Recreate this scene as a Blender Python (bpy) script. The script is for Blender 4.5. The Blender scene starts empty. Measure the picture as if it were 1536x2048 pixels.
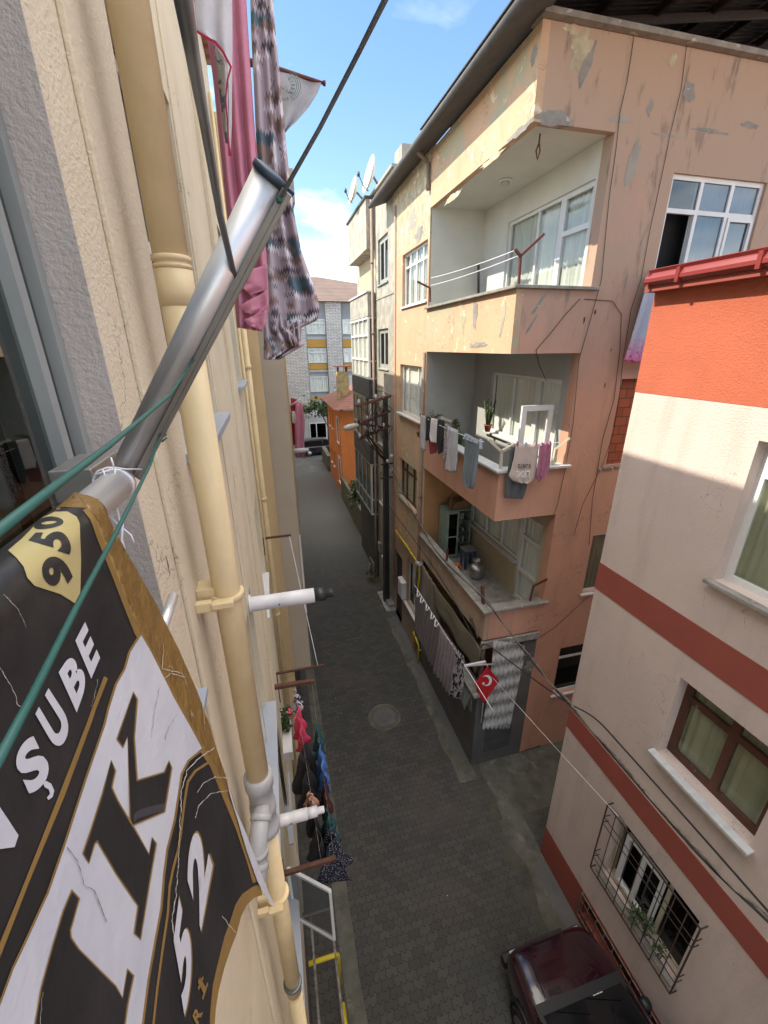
import bpy, bmesh, math, random
from mathutils import Vector, Matrix, noise as mnoise
random.seed(7)
R = math.radians
sc = bpy.context.scene
# ---------------------------------------------------------------- camera
H = 9.6
FPX = 840.0
pit, yaw, rol = R(21.53), R(14.53), R(-.44)
CF = Vector((math.sin(yaw)*math.cos(pit), math.cos(yaw)*math.cos(pit), -math.sin(pit)))
CR = Vector((math.cos(yaw), -math.sin(yaw), 0))
CU = CR.cross(CF)
CR, CU = CR*math.cos(rol)+CU*math.sin(rol), -CR*math.sin(rol)+CU*math.cos(rol)
CAM = Vector((0, 0, H))
cd = bpy.data.cameras.new("camera"); cam = bpy.data.objects.new("camera", cd)
sc.collection.objects.link(cam); sc.camera = cam
cd.sensor_fit = 'VERTICAL'; cd.sensor_height = 24; cd.sensor_width = 18
cd.lens = FPX/2048*24; cd.clip_start = .02; cd.clip_end = 500
M = Matrix((CR, CU, -CF)).transposed().to_4x4(); M.translation = CAM
cam.matrix_world = M
# ---------------------------------------------------------------- light
SUN_EL, SUN_PHI = R(44.5), R(14)
sdir = Vector((-math.cos(SUN_EL)*math.cos(SUN_PHI), math.cos(SUN_EL)*math.sin(SUN_PHI), math.sin(SUN_EL)))
sl = bpy.data.lights.new("sun", 'SUN'); sl.energy = 3.7; sl.angle = R(.55); sl.color = (1, .9, .74)
so = bpy.data.objects.new("sun", sl); sc.collection.objects.link(so)
so.rotation_euler = sdir.to_track_quat('Z', 'Y').to_euler()
w = bpy.data.worlds.new("World"); sc.world = w; w.use_nodes = True
nt = w.node_tree; nt.nodes.clear()
def N(nt, t, **k):
    n = nt.nodes.new(t)
    for a, b in k.items():
        if a.startswith('i_'):
            n.inputs[a[2:].replace('_', ' ')].default_value = b
        else: setattr(n, a, b)
    return n
def lk(nt, a, b): nt.links.new(a, b)
sky = N(nt, 'ShaderNodeTexSky', sky_type='NISHITA', sun_disc=False, sun_elevation=SUN_EL, sun_rotation=R(-76))
sky.air_density = 1.25; sky.dust_density = .6; sky.ozone_density = 2.0; sky.altitude = 0
tc = N(nt, 'ShaderNodeTexCoord')
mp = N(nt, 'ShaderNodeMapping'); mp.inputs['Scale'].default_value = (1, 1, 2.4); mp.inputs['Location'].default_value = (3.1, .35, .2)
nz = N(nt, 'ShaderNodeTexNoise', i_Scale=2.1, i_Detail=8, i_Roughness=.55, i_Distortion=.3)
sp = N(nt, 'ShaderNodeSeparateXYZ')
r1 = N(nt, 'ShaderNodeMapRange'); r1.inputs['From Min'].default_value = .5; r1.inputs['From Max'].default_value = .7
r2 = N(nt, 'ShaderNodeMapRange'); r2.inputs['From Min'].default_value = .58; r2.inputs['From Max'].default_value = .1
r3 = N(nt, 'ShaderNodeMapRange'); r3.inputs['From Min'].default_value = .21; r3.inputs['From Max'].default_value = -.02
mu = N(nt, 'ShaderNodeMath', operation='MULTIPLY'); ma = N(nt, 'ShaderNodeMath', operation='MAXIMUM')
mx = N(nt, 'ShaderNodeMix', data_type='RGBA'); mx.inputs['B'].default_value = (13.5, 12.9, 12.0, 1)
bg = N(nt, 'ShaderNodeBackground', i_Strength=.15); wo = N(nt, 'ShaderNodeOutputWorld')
lk(nt, tc.outputs['Generated'], mp.inputs['Vector']); lk(nt, mp.outputs[0], nz.inputs['Vector'])
lk(nt, tc.outputs['Generated'], sp.inputs[0]); lk(nt, nz.outputs[0], r1.inputs['Value'])
lk(nt, sp.outputs['Z'], r2.inputs['Value']); lk(nt, sp.outputs['Z'], r3.inputs['Value'])
lk(nt, r1.outputs[0], mu.inputs[0]); lk(nt, r2.outputs[0], mu.inputs[1])
lk(nt, mu.outputs[0], ma.inputs[0]); lk(nt, r3.outputs[0], ma.inputs[1])
r4 = N(nt, 'ShaderNodeMapRange'); r4.inputs['From Min'].default_value = .6; r4.inputs['From Max'].default_value = .8; lk(nt, sp.outputs['Z'], r4.inputs['Value'])  # bright cloud deck overhead, out of view, added for neutral fill light
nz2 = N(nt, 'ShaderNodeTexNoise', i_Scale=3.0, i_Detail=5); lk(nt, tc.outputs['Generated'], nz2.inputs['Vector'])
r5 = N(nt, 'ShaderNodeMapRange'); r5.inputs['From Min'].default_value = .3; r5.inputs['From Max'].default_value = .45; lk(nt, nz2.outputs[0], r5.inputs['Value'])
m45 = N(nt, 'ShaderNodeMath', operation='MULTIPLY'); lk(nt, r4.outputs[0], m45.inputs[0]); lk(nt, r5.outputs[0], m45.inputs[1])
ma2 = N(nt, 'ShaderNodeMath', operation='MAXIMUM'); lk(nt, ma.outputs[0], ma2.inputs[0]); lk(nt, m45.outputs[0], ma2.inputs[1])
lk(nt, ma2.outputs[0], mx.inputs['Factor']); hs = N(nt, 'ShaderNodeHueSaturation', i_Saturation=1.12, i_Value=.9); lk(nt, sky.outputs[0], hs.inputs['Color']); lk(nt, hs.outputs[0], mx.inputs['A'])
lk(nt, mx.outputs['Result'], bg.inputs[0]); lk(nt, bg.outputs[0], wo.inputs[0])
vs = sc.view_settings; vs.view_transform = 'Standard'; vs.look = 'None'; vs.exposure = 1.08; vs.gamma = 1
sc.cycles.max_bounces = 8; sc.cycles.transparent_max_bounces = 12

# ---------------------------------------------------------------- ray helpers (photo pixel -> point on a real plane)
def ray(x, y): return (CR*(x-768)-CU*(y-1024)+CF*FPX)
def on(ax, c, x, y):
    d = ray(x, y); i = 'xyz'.index(ax); return CAM+d*((c-CAM[i])/d[i])
def pd(x, y, D): return CAM+ray(x, y).normalized()*D

# ---------------------------------------------------------------- materials
def mat(name, col, rough=.85, metal=0, col2=None, ns=3, nlo=.35, nhi=.7, bump=0, bs=60, patch=None, streak=None, speck=None, extra=None, alpha=None, coat=0, stretch=(1, 1, 1), nd=6, crack=None, spec=None):
    m = bpy.data.materials.new(name); m.use_nodes = True
    nt = m.node_tree; b = nt.nodes['Principled BSDF']
    b.inputs['Roughness'].default_value = rough; b.inputs['Metallic'].default_value = metal
    if coat: b.inputs['Coat Weight'].default_value = coat; b.inputs['Coat Roughness'].default_value = .05
    if spec is not None: b.inputs['Specular IOR Level'].default_value = spec
    tc = N(nt, 'ShaderNodeTexCoord'); geo = N(nt, 'ShaderNodeNewGeometry')
    mp = N(nt, 'ShaderNodeMapping'); mp.inputs['Scale'].default_value = stretch
    lk(nt, geo.outputs['Position'], mp.inputs['Vector'])
    cur = None
    def rgb(c):
        n = N(nt, 'ShaderNodeRGB'); n.outputs[0].default_value = (*c, 1); return n.outputs[0]
    def mixc(a, bcol, f):
        x = N(nt, 'ShaderNodeMix', data_type='RGBA'); lk(nt, a, x.inputs['A'])
        if isinstance(bcol, tuple): x.inputs['B'].default_value = (*bcol, 1)
        else: lk(nt, bcol, x.inputs['B'])
        lk(nt, f, x.inputs['Factor']); return x.outputs['Result']
    def nmask(scale, lo, hi, vec, detail=6, rg=.6, dist=0, mul=1):
        n = N(nt, 'ShaderNodeTexNoise', i_Scale=scale, i_Detail=detail, i_Roughness=rg, i_Distortion=dist)
        lk(nt, vec, n.inputs['Vector'])
        r = N(nt, 'ShaderNodeMapRange'); r.inputs['From Min'].default_value = lo; r.inputs['From Max'].default_value = hi
        r.inputs['To Max'].default_value = mul
        lk(nt, n.outputs[0], r.inputs['Value']); return r.outputs[0]
    cur = rgb(col)
    if col2: cur = mixc(cur, col2, nmask(ns, nlo, nhi, mp.outputs[0], nd))
    if streak:   # (colour, scale, amount) vertical run-off stains
        ms = N(nt, 'ShaderNodeMapping'); ms.inputs['Scale'].default_value = (1, 1, .13); lk(nt, geo.outputs['Position'], ms.inputs['Vector'])
        cur = mixc(cur, streak[0], nmask(streak[1], .5, .78, ms.outputs[0], 5, .6, 0, streak[2]))
    if patch:
        for (pc, psc, lo, hi) in patch:
            cur = mixc(cur, pc, nmask(psc, lo, hi, geo.outputs['Position'], 9, .62, .35))
    if speck:
        cur = mixc(cur, speck[0], nmask(speck[1], speck[2], speck[2]+.06, geo.outputs['Position'], 2))
    if crack:    # thin meandering hairline cracks: (colour, scale, width, amount)
        n = N(nt, 'ShaderNodeTexNoise', i_Scale=crack[1], i_Detail=5, i_Roughness=.6); lk(nt, geo.outputs['Position'], n.inputs['Vector'])
        s = N(nt, 'ShaderNodeMath', operation='SUBTRACT'); s.inputs[1].default_value = .5; lk(nt, n.outputs[0], s.inputs[0])
        a = N(nt, 'ShaderNodeMath', operation='ABSOLUTE'); lk(nt, s.outputs[0], a.inputs[0])
        r = N(nt, 'ShaderNodeMapRange'); r.inputs['From Min'].default_value = crack[2]; r.inputs['From Max'].default_value = 0; r.inputs['To Max'].default_value = crack[3]
        lk(nt, a.outputs[0], r.inputs['Value'])
        g = nmask(crack[1]*.6, .5, .6, geo.outputs['Position'], 2)
        mm = N(nt, 'ShaderNodeMath', operation='MULTIPLY'); lk(nt, r.outputs[0], mm.inputs[0]); lk(nt, g, mm.inputs[1])
        cur = mixc(cur, crack[0], mm.outputs[0])
    if extra: cur = extra(nt, b, cur, mixc, nmask, geo, mp)
    lk(nt, cur, b.inputs['Base Color'])
    if bump:
        bn = N(nt, 'ShaderNodeTexNoise', i_Scale=bs, i_Detail=4, i_Roughness=.6); lk(nt, geo.outputs['Position'], bn.inputs['Vector'])
        bb = N(nt, 'ShaderNodeBump', i_Strength=bump, i_Distance=.01); lk(nt, bn.outputs[0], bb.inputs['Height'])
        lk(nt, bb.outputs[0], b.inputs['Normal'])
    return m
MT = {}
def mm(name, *a, **k):
    MT[name] = mat(name, *a, **k); return MT[name]
# walls
mm('cream_stucco', (.71, .63, .47), .93, col2=(.63, .55, .40), ns=1.6, bump=.6, bs=85, streak=((.42, .33, .25), 2.2, .4), crack=((.2, .15, .1), 1.7, .004, .7))
mm('taupe_reveal', (.50, .455, .42), .93, col2=(.44, .40, .365), ns=4, bump=.6, bs=75)
mm('orange_cream', (.58, .43, .24), .9, col2=(.52, .38, .21), ns=2, bump=.5, bs=80, streak=((.25, .17, .1), 3, .5))
mm('taupe_stucco', (.42, .365, .285), .93, col2=(.38, .33, .26), ns=1.2, bump=.4, bs=70)
mm('dark_plinth', (.10, .075, .065), .9, col2=(.05, .045, .04), ns=4, bump=.5)
def weather(nt, b, cur, mixc, nmask, geo, mp):
    s = N(nt, 'ShaderNodeSeparateXYZ'); lk(nt, geo.outputs['Position'], s.inputs[0])
    n = N(nt, 'ShaderNodeTexNoise', i_Scale=.9, i_Detail=6, i_Roughness=.65); lk(nt, geo.outputs['Position'], n.inputs['Vector'])
    a = N(nt, 'ShaderNodeMath', operation='MULTIPLY_ADD'); a.inputs[1].default_value = 5; lk(nt, n.outputs[0], a.inputs[0]); lk(nt, s.outputs['Z'], a.inputs[2])
    h = N(nt, 'ShaderNodeMapRange'); h.inputs['From Min'].default_value = 11.2; h.inputs['From Max'].default_value = 14.2; h.inputs['To Max'].default_value = .95; lk(nt, a.outputs[0], h.inputs['Value'])
    c = mixc(cur, (.40, .29, .215), h.outputs[0])
    st = N(nt, 'ShaderNodeMapping'); st.inputs['Scale'].default_value = (1, 1, .22); lk(nt, geo.outputs['Position'], st.inputs['Vector'])
    g = nmask(4.5, .56, .66, st.outputs[0], 9, .68, .3); m_ = N(nt, 'ShaderNodeMath', operation='MULTIPLY'); lk(nt, g, m_.inputs[0]); lk(nt, h.outputs[0], m_.inputs[1])
    return mixc(c, (.2, .155, .125), m_.outputs[0])
mm('salmon', (.56, .30, .21), .9, extra=weather, col2=(.49, .275, .2), ns=1.3, bump=.35, bs=22, streak=((.27, .16, .11), 2.6, .55),
   patch=[((.30, .25, .21), 2.3, .665, .70)], crack=((.16, .10, .08), 1.1, .004, .9))
mm('salmon_dirty', (.43, .29, .21), .92, col2=(.36, .265, .2), ns=1.7, nlo=.3, nhi=.65, bump=.6, bs=18, streak=((.2, .15, .12), 3.2, .75),
   patch=[((.30, .28, .26), 2.2, .60, .62), ((.5, .43, .37), 5, .66, .69), ((.16, .14, .12), 11, .66, .7)], crack=((.10, .08, .07), 1.3, .006, 1))
mm('salmon_peeling', (.56, .36, .235), .92, col2=(.47, .33, .22), ns=2, bump=.7, bs=20, streak=((.33, .28, .16), 2.5, .7),
   patch=[((.40, .36, .25), 1.15, .555, .59), ((.62, .55, .4), 4.5, .62, .65), ((.26, .24, .2), 8, .68, .71)], crack=((.14, .11, .09), 1.6, .006, 1))
mm('bare_cement', (.33, .29, .2), .95, col2=(.5, .44, .31), ns=6, bump=.8, bs=18, patch=[((.62, .55, .42), 5, .58, .62), ((.5, .33, .22), 3, .6, .64)], crack=((.12, .1, .08), 3, .01, .9))
mm('balcony_white', (.6, .6, .54), .9, col2=(.54, .545, .5), ns=2, bump=.2, bs=20)
mm('balcony_grey', (.36, .37, .36), .9, col2=(.32, .33, .32), ns=2, bump=.2, bs=20)
mm('balcony_cream', (.42, .37, .26), .9, col2=(.38, .32, .22), ns=2, bump=.2)
mm('balcony_brown', (.40, .22, .1), .9, col2=(.33, .18, .09), ns=2, bump=.2)
mm('grey_base', (.12, .115, .115), .9, col2=(.085, .085, .085), ns=2, bump=.4, bs=30)
mm('concrete', (.30, .285, .26), .93, col2=(.18, .17, .155), ns=5, bump=.6, bs=30, patch=[((.45, .43, .4), 9, .62, .66)])
mm('moss_concrete', (.13, .125, .105), .95, col2=(.06, .062, .045), ns=2.5, bump=.6, bs=30, patch=[((.15, .15, .12), 3.5, .58, .66)])
mm('grey_render', (.40, .385, .33), .92, col2=(.28, .27, .235), ns=3, nlo=.4, nhi=.6, bump=.6, bs=14, streak=((.2, .19, .16), 4, .7), patch=[((.5, .44, .32), 2, .55, .65)])
mm('grey_panel', (.36, .34, .29), .92, col2=(.27, .255, .22), ns=4, bump=.6, bs=20, streak=((.18, .17, .15), 4, .6))
mm('charcoal', (.07, .072, .075), .8, col2=(.05, .05, .052), ns=4)
mm('pink_stucco', (.59, .49, .45), .95, col2=(.54, .445, .41), ns=1.5, bump=.9, bs=62, streak=((.38, .31, .28), 3.5, .6), crack=((.2, .15, .13), 1.2, .0025, .8))
mm('red_stucco', (.44, .115, .06), .92, col2=(.38, .10, .052), ns=2, bump=1.0, bs=62)
mm('red_band', (.29, .07, .05), .9, col2=(.25, .062, .045), ns=2, bump=.5, bs=62)
mm('orange_paint', (.62, .20, .05), .88, col2=(.52, .165, .045), ns=1.2, bump=.25, streak=((.25, .1, .05), 3, .4))
mm('far_grey', (.33, .345, .36), .9, col2=(.29, .3, .315), ns=.6, bump=.2, bs=8)
mm('far_ochre', (.48, .27, .055), .9, col2=(.42, .24, .06), ns=1)
mm('far_pale', (.42, .42, .43), .9, col2=(.36, .36, .37), ns=.8)
def stone_extra(nt, b, cur, mixc, nmask, geo, mp):
    m2 = N(nt, 'ShaderNodeMapping'); m2.inputs['Rotation'].default_value = (R(90), 0, 0); lk(nt, geo.outputs['Position'], m2.inputs['Vector'])
    br = N(nt, 'ShaderNodeTexBrick', i_Scale=1, i_Mortar_Size=.02, i_Brick_Width=.55, i_Row_Height=.14, i_Bias=0)
    br.inputs['Color1'].default_value = (.66, .64, .61, 1); br.inputs['Color2'].default_value = (.52, .5, .48, 1); br.inputs['Mortar'].default_value = (.22, .21, .2, 1)
    lk(nt, m2.outputs[0], br.inputs['Vector']); bp = N(nt, 'ShaderNodeBump', i_Strength=.8, i_Distance=.05)
    n = N(nt, 'ShaderNodeTexNoise', i_Scale=5, i_Detail=3); mp3 = N(nt, 'ShaderNodeMapping'); mp3.inputs['Scale'].default_value = (1, 1, 4); lk(nt, geo.outputs['Position'], mp3.inputs[0]); lk(nt, mp3.outputs[0], n.inputs['Vector'])
    lk(nt, n.outputs[0], bp.inputs['Height']); lk(nt, bp.outputs[0], b.inputs['Normal'])
    return mixc(br.outputs['Color'], (.34, .33, .32), nmask(5, .5, .65, mp3.outputs[0], 3))
mm('far_stone', (.4, .4, .4), .9, extra=stone_extra)
def brick_extra(nt, b, cur, mixc, nmask, geo, mp):
    m2 = N(nt, 'ShaderNodeMapping'); m2.inputs['Rotation'].default_value = (R(90), 0, 0); lk(nt, geo.outputs['Position'], m2.inputs['Vector'])
    br = N(nt, 'ShaderNodeTexBrick', i_Scale=1, i_Mortar_Size=.008, i_Brick_Width=.26, i_Row_Height=.17)
    br.inputs['Color1'].default_value = (.36, .09, .04, 1); br.inputs['Color2'].default_value = (.28, .07, .035, 1); br.inputs['Mortar'].default_value = (.08, .04, .03, 1)
    lk(nt, m2.outputs[0], br.inputs['Vector']); return br.outputs['Color']
mm('brick', (.3, .08, .04), .9, extra=brick_extra)
def corr_extra(axis, per, c1, c2):
    def f(nt, b, cur, mixc, nmask, geo, mp):
        wv = N(nt, 'ShaderNodeTexWave', wave_type='BANDS', bands_direction=axis, i_Scale=per, i_Distortion=0)
        lk(nt, geo.outputs['Position'], wv.inputs['Vector'])
        bp = N(nt, 'ShaderNodeBump', i_Strength=1, i_Distance=.03); lk(nt, wv.outputs[1], bp.inputs['Height']); lk(nt, bp.outputs[0], b.inputs['Normal'])
        return cur
    return f
mm('rust_roof', (.20, .075, .05), .75, col2=(.13, .055, .04), ns=2, extra=corr_extra('Y', 1.6, 0, 0))
mm('far_roof', (.15, .105, .09), .85, col2=(.11, .08, .07), ns=.8, extra=corr_extra('Z', .8, 0, 0))
mm('orange_tiles', (.42, .17, .07), .85, col2=(.3, .13, .07), ns=5, bump=.3, extra=corr_extra('Y', 1.5, 0, 0))
mm('old_metal_roof', (.06, .065, .075), .7, metal=.3, col2=(.03, .033, .04), ns=5, extra=corr_extra('Y', 3.2, 0, 0))
mm('soffit_dark', (.09, .085, .085), .8, col2=(.06, .06, .06), ns=5)
mm('chimney_render', (.42, .33, .16), .95, col2=(.22, .18, .1), ns=3, nlo=.4, nhi=.65, bump=.5, bs=20)
# metals, plastics
mm('pipe_yellow', (.70, .56, .33), .5, col2=(.6, .47, .27), ns=5, patch=[((.4, .34, .24), 11, .68, .74)], streak=((.48, .38, .22), 6, .5), bump=.08, bs=40)
mm('pipe_grey', (.42, .42, .43), .45, col2=(.36, .36, .37), ns=8)
mm('pipe_old', (.30, .22, .17), .7, col2=(.2, .16, .13), ns=6)
mm('white_plastic', (.66, .66, .68), .35, col2=(.58, .58, .61), ns=6)
mm('black_plastic', (.02, .022, .025), .4)
mm('white_frame', (.68, .69, .69), .4, col2=(.6, .61, .61), ns=3)
mm('cream_frame', (.55, .51, .4), .5, col2=(.47, .43, .34), ns=5)
mm('brown_wood', (.10, .034, .02), .6, col2=(.055, .024, .017), ns=8, stretch=(1, 1, .3), patch=[((.28, .22, .18), 7, .64, .68)])
mm('grey_wood', (.16, .15, .14), .8, col2=(.1, .09, .085), ns=12, stretch=(4, 1, 1))
mm('window_grey', (.3, .32, .31), .6, col2=(.24, .26, .25), ns=4)
mm('steel', (.86, .86, .86), .42, metal=.7, col2=(.74, .74, .74), ns=3, stretch=(1, 1, .4))
mm('steel_satin', (.56, .55, .54), .42, metal=1, col2=(.47, .46, .45), ns=10)
mm('steel_dark', (.17, .19, .2), .4, metal=.8)
mm('cap_blue', (.03, .05, .075), .45)
mm('rust', (.12, .05, .03), .85, col2=(.06, .03, .022), ns=14, bump=.4)
mm('rust_red', (.15, .035, .025), .7, col2=(.08, .03, .02), ns=10)
mm('iron_black', (.02, .02, .022), .6, col2=(.06, .03, .02), ns=20)
mm('iron_worn', (.22, .2, .17), .6, col2=(.05, .04, .035), ns=14)
mm('pole_wood', (.06, .055, .05), .9, col2=(.035, .033, .03), ns=5, stretch=(3, 3, .4))
mm('cable', (.012, .012, .014), .6)
mm('cord_green', (.03, .12, .10), .5)
mm('cord_steel', (.3, .32, .34), .45, metal=.6)
mm('string_white', (.75, .76, .82), .7)
mm('marble', (.55, .56, .56), .5, col2=(.42, .45, .48), ns=7, stretch=(1, 2.2, 1))
mm('aluminium_sill', (.37, .40, .46), .4, col2=(.32, .35, .41), ns=3)
mm('gas_yellow', (.65, .5, .02), .5, col2=(.5, .36, .02), ns=5)
mm('gutter_red', (.20, .03, .028), .3, coat=.3)
mm('lamp_glass', (.42, .42, .38), .4)
mm('terracotta', (.32, .09, .045), .85)
mm('blue_paint', (.03, .075, .14), .7, col2=(.02, .04, .07), ns=9)
mm('mint_paint', (.24, .33, .28), .75, col2=(.17, .24, .2), ns=6)
mm('box_card', (.18, .11, .06), .9)
mm('orange_rubber', (.8, .15, .02), .5)
mm('dish_white', (.6, .57, .5), .5, col2=(.5, .45, .38), ns=4)
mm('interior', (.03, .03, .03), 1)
mm('dark_shop', (.02, .02, .022), .6)
mm('tarp', (.22, .2, .14), .8, col2=(.17, .155, .11), ns=2, bump=.3, bs=9)
mm('flag_red', (.5, .01, .02), .7)
mm('flag_white', (.8, .8, .8), .7)
mm('leaf_dark', (.035, .065, .02), .6, col2=(.06, .10, .03), ns=9)
mm('leaf_dry', (.12, .13, .05), .8, col2=(.08, .09, .03), ns=9)
mm('bark', (.08, .06, .045), .9)
mm('flower_pink', (.7, .1, .18), .7)
# cloths
def cloth_mat(name, c, c2=None, ns=8, **k): return mm(name, c, .95, col2=c2 or tuple(v*.85 for v in c), ns=ns, bump=.25, bs=160, **k)
cloth_mat('cl_pink', (.60, .24, .34)); cloth_mat('cl_white', (.66, .64, .68)); cloth_mat('cl_grey', (.33, .33, .36)); cloth_mat('cl_ltgrey', (.45, .45, .50))
cloth_mat('cl_black', (.02, .02, .024)); cloth_mat('cl_maroon', (.22, .04, .05)); cloth_mat('cl_blueg', (.17, .21, .24)); cloth_mat('cl_beige', (.52, .44, .40))
cloth_mat('cl_mauve', (.42, .16, .26)); cloth_mat('cl_char', (.09, .1, .11)); cloth_mat('cl_lilac', (.33, .29, .34)); cloth_mat('cl_taupe', (.23, .21, .22))
cloth_mat('cl_blue', (.06, .16, .5)); cloth_mat('cl_teal', (.02, .08, .09)); cloth_mat('cl_wine', (.07, .02, .025)); cloth_mat('cl_hotpink', (.62, .05, .12))
cloth_mat('cl_crimson', (.4, .02, .06)); cloth_mat('cl_palebl', (.42, .5, .62)); cloth_mat('cl_skin', (.55, .3, .22))
def vor(scale, c1, c2, thr=.4, stretch=(1, 1, 1), base2=None):
    def f(nt, b, cur, mixc, nmask, geo, mp):
        m2 = N(nt, 'ShaderNodeMapping'); m2.inputs['Scale'].default_value = stretch; lk(nt, geo.outputs['Position'], m2.inputs[0])
        v = N(nt, 'ShaderNodeTexVoronoi', i_Scale=scale); lk(nt, m2.outputs[0], v.inputs['Vector'])
        r = N(nt, 'ShaderNodeMapRange'); r.inputs['From Min'].default_value = thr; r.inputs['From Max'].default_value = thr-.04; lk(nt, v.outputs['Distance'], r.inputs['Value'])
        return mixc(cur, c1, r.outputs[0])
    return f
mm('cl_dots', (.012, .014, .03), .9, extra=vor(48, (.3, .3, .38), None, .33))
mm('cl_zebra', (.48, .46, .52), .9, col2=(.015, .015, .02), ns=11, nlo=.5, nhi=.52, stretch=(1, 3, .8))
def leo(nt, b, cur, mixc, nmask, geo, mp): return mixc(cur, (.03, .03, .04), nmask(60, .5, .53, geo.outputs['Position'], 2))
mm('cl_leopard', (.4, .38, .4), .9, extra=leo)
def zig_extra(nt, b, cur, mixc, nmask, geo, mp):
    # jagged flame-stitch print: noise blobs cut by a saw-tooth across the cloth's width
    s = N(nt, 'ShaderNodeSeparateXYZ'); lk(nt, geo.outputs['Position'], s.inputs[0])
    def mth(op, a, v): n = N(nt, 'ShaderNodeMath', operation=op); lk(nt, a, n.inputs[0]); n.inputs[1].default_value = v; return n.outputs[0]
    saw = mth('MULTIPLY', mth('PINGPONG', s.outputs['X'], .006), 3.2)
    ad = N(nt, 'ShaderNodeMath', operation='ADD'); lk(nt, s.outputs['Z'], ad.inputs[0]); lk(nt, saw, ad.inputs[1])
    c = cur
    for (col_, fx_, fz_, lo, off) in (((.26, .185, .17), 9, 17, .54, 0), ((.09, .15, .19), 8, 13, .60, 7), ((.66, .62, .68), 10, 21, .6, 3), ((.10, .09, .11), 11, 24, .65, 11)):
        cb = N(nt, 'ShaderNodeCombineXYZ'); lk(nt, mth('MULTIPLY', s.outputs['X'], fx_), cb.inputs[0]); lk(nt, mth('MULTIPLY', ad.outputs[0], fz_), cb.inputs[2]); cb.inputs[1].default_value = off
        c = mixc(c, col_, nmask(1.0, lo, lo+.012, cb.outputs[0], 1))
    return c
mm('cl_ikat', (.44, .37, .42), .95, extra=zig_extra)
mm('cl_camo', (.34, .33, .3), .95, col2=(.10, .12, .15), ns=22, nlo=.5, nhi=.52)
def floral(nt, b, cur, mixc, nmask, geo, mp):
    v = N(nt, 'ShaderNodeTexVoronoi', i_Scale=14); lk(nt, geo.outputs['Position'], v.inputs['Vector'])
    r = N(nt, 'ShaderNodeMapRange'); r.inputs['From Min'].default_value = .3; r.inputs['From Max'].default_value = .26; lk(nt, v.outputs['Distance'], r.inputs['Value'])
    s = N(nt, 'ShaderNodeSeparateXYZ'); lk(nt, geo.outputs['Position'], s.inputs[0])
    h = N(nt, 'ShaderNodeMapRange'); h.inputs['From Min'].default_value = 9.75; h.inputs['From Max'].default_value = 9.35; lk(nt, s.outputs['Z'], h.inputs['Value'])
    c = mixc(cur, (.6, .2, .4), h.outputs[0])
    m_ = N(nt, 'ShaderNodeMath', operation='MULTIPLY'); lk(nt, r.outputs[0], m_.inputs[0]); lk(nt, h.outputs[0], m_.inputs[1])
    return mixc(c, (.45, .03, .12), m_.outputs[0])
mm('cl_floral', (.42, .46, .52), .95, col2=(.46, .42, .5), ns=7, extra=floral)
def lace_mat():
    m = bpy.data.materials.new('lace'); m.use_nodes = True; nt = m.node_tree; b = nt.nodes['Principled BSDF']; out = nt.nodes['Material Output']
    b.inputs['Base Color'].default_value = (.6, .6, .6, 1); b.inputs['Roughness'].default_value = .95
    tr = N(nt, 'ShaderNodeBsdfTransparent'); mxs = N(nt, 'ShaderNodeMixShader'); geo = N(nt, 'ShaderNodeNewGeometry')
    n = N(nt, 'ShaderNodeTexNoise', i_Scale=1, i_Detail=3); ml = N(nt, 'ShaderNodeMapping'); ml.inputs['Scale'].default_value = (26, 26, 9); lk(nt, geo.outputs['Position'], ml.inputs[0]); lk(nt, ml.outputs[0], n.inputs['Vector'])
    wv = N(nt, 'ShaderNodeTexWave', wave_type='BANDS', bands_direction='Z', i_Scale=.8, i_Distortion=.6); lk(nt, geo.outputs['Position'], wv.inputs['Vector'])
    a = N(nt, 'ShaderNodeMath', operation='MULTIPLY_ADD'); a.inputs[1].default_value = .55; lk(nt, wv.outputs[1], a.inputs[0]); lk(nt, n.outputs[0], a.inputs[2])
    r = N(nt, 'ShaderNodeMapRange'); r.inputs['From Min'].default_value = .5; r.inputs['From Max'].default_value = 1.15; r.inputs['To Min'].default_value = .35; lk(nt, a.outputs[0], r.inputs['Value'])
    lk(nt, r.outputs[0], mxs.inputs[0]); lk(nt, tr.outputs[0], mxs.inputs[1]); lk(nt, b.outputs[0], mxs.inputs[2]); lk(nt, mxs.outputs[0], out.inputs[0]); MT['lace'] = m
lace_mat()
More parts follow.
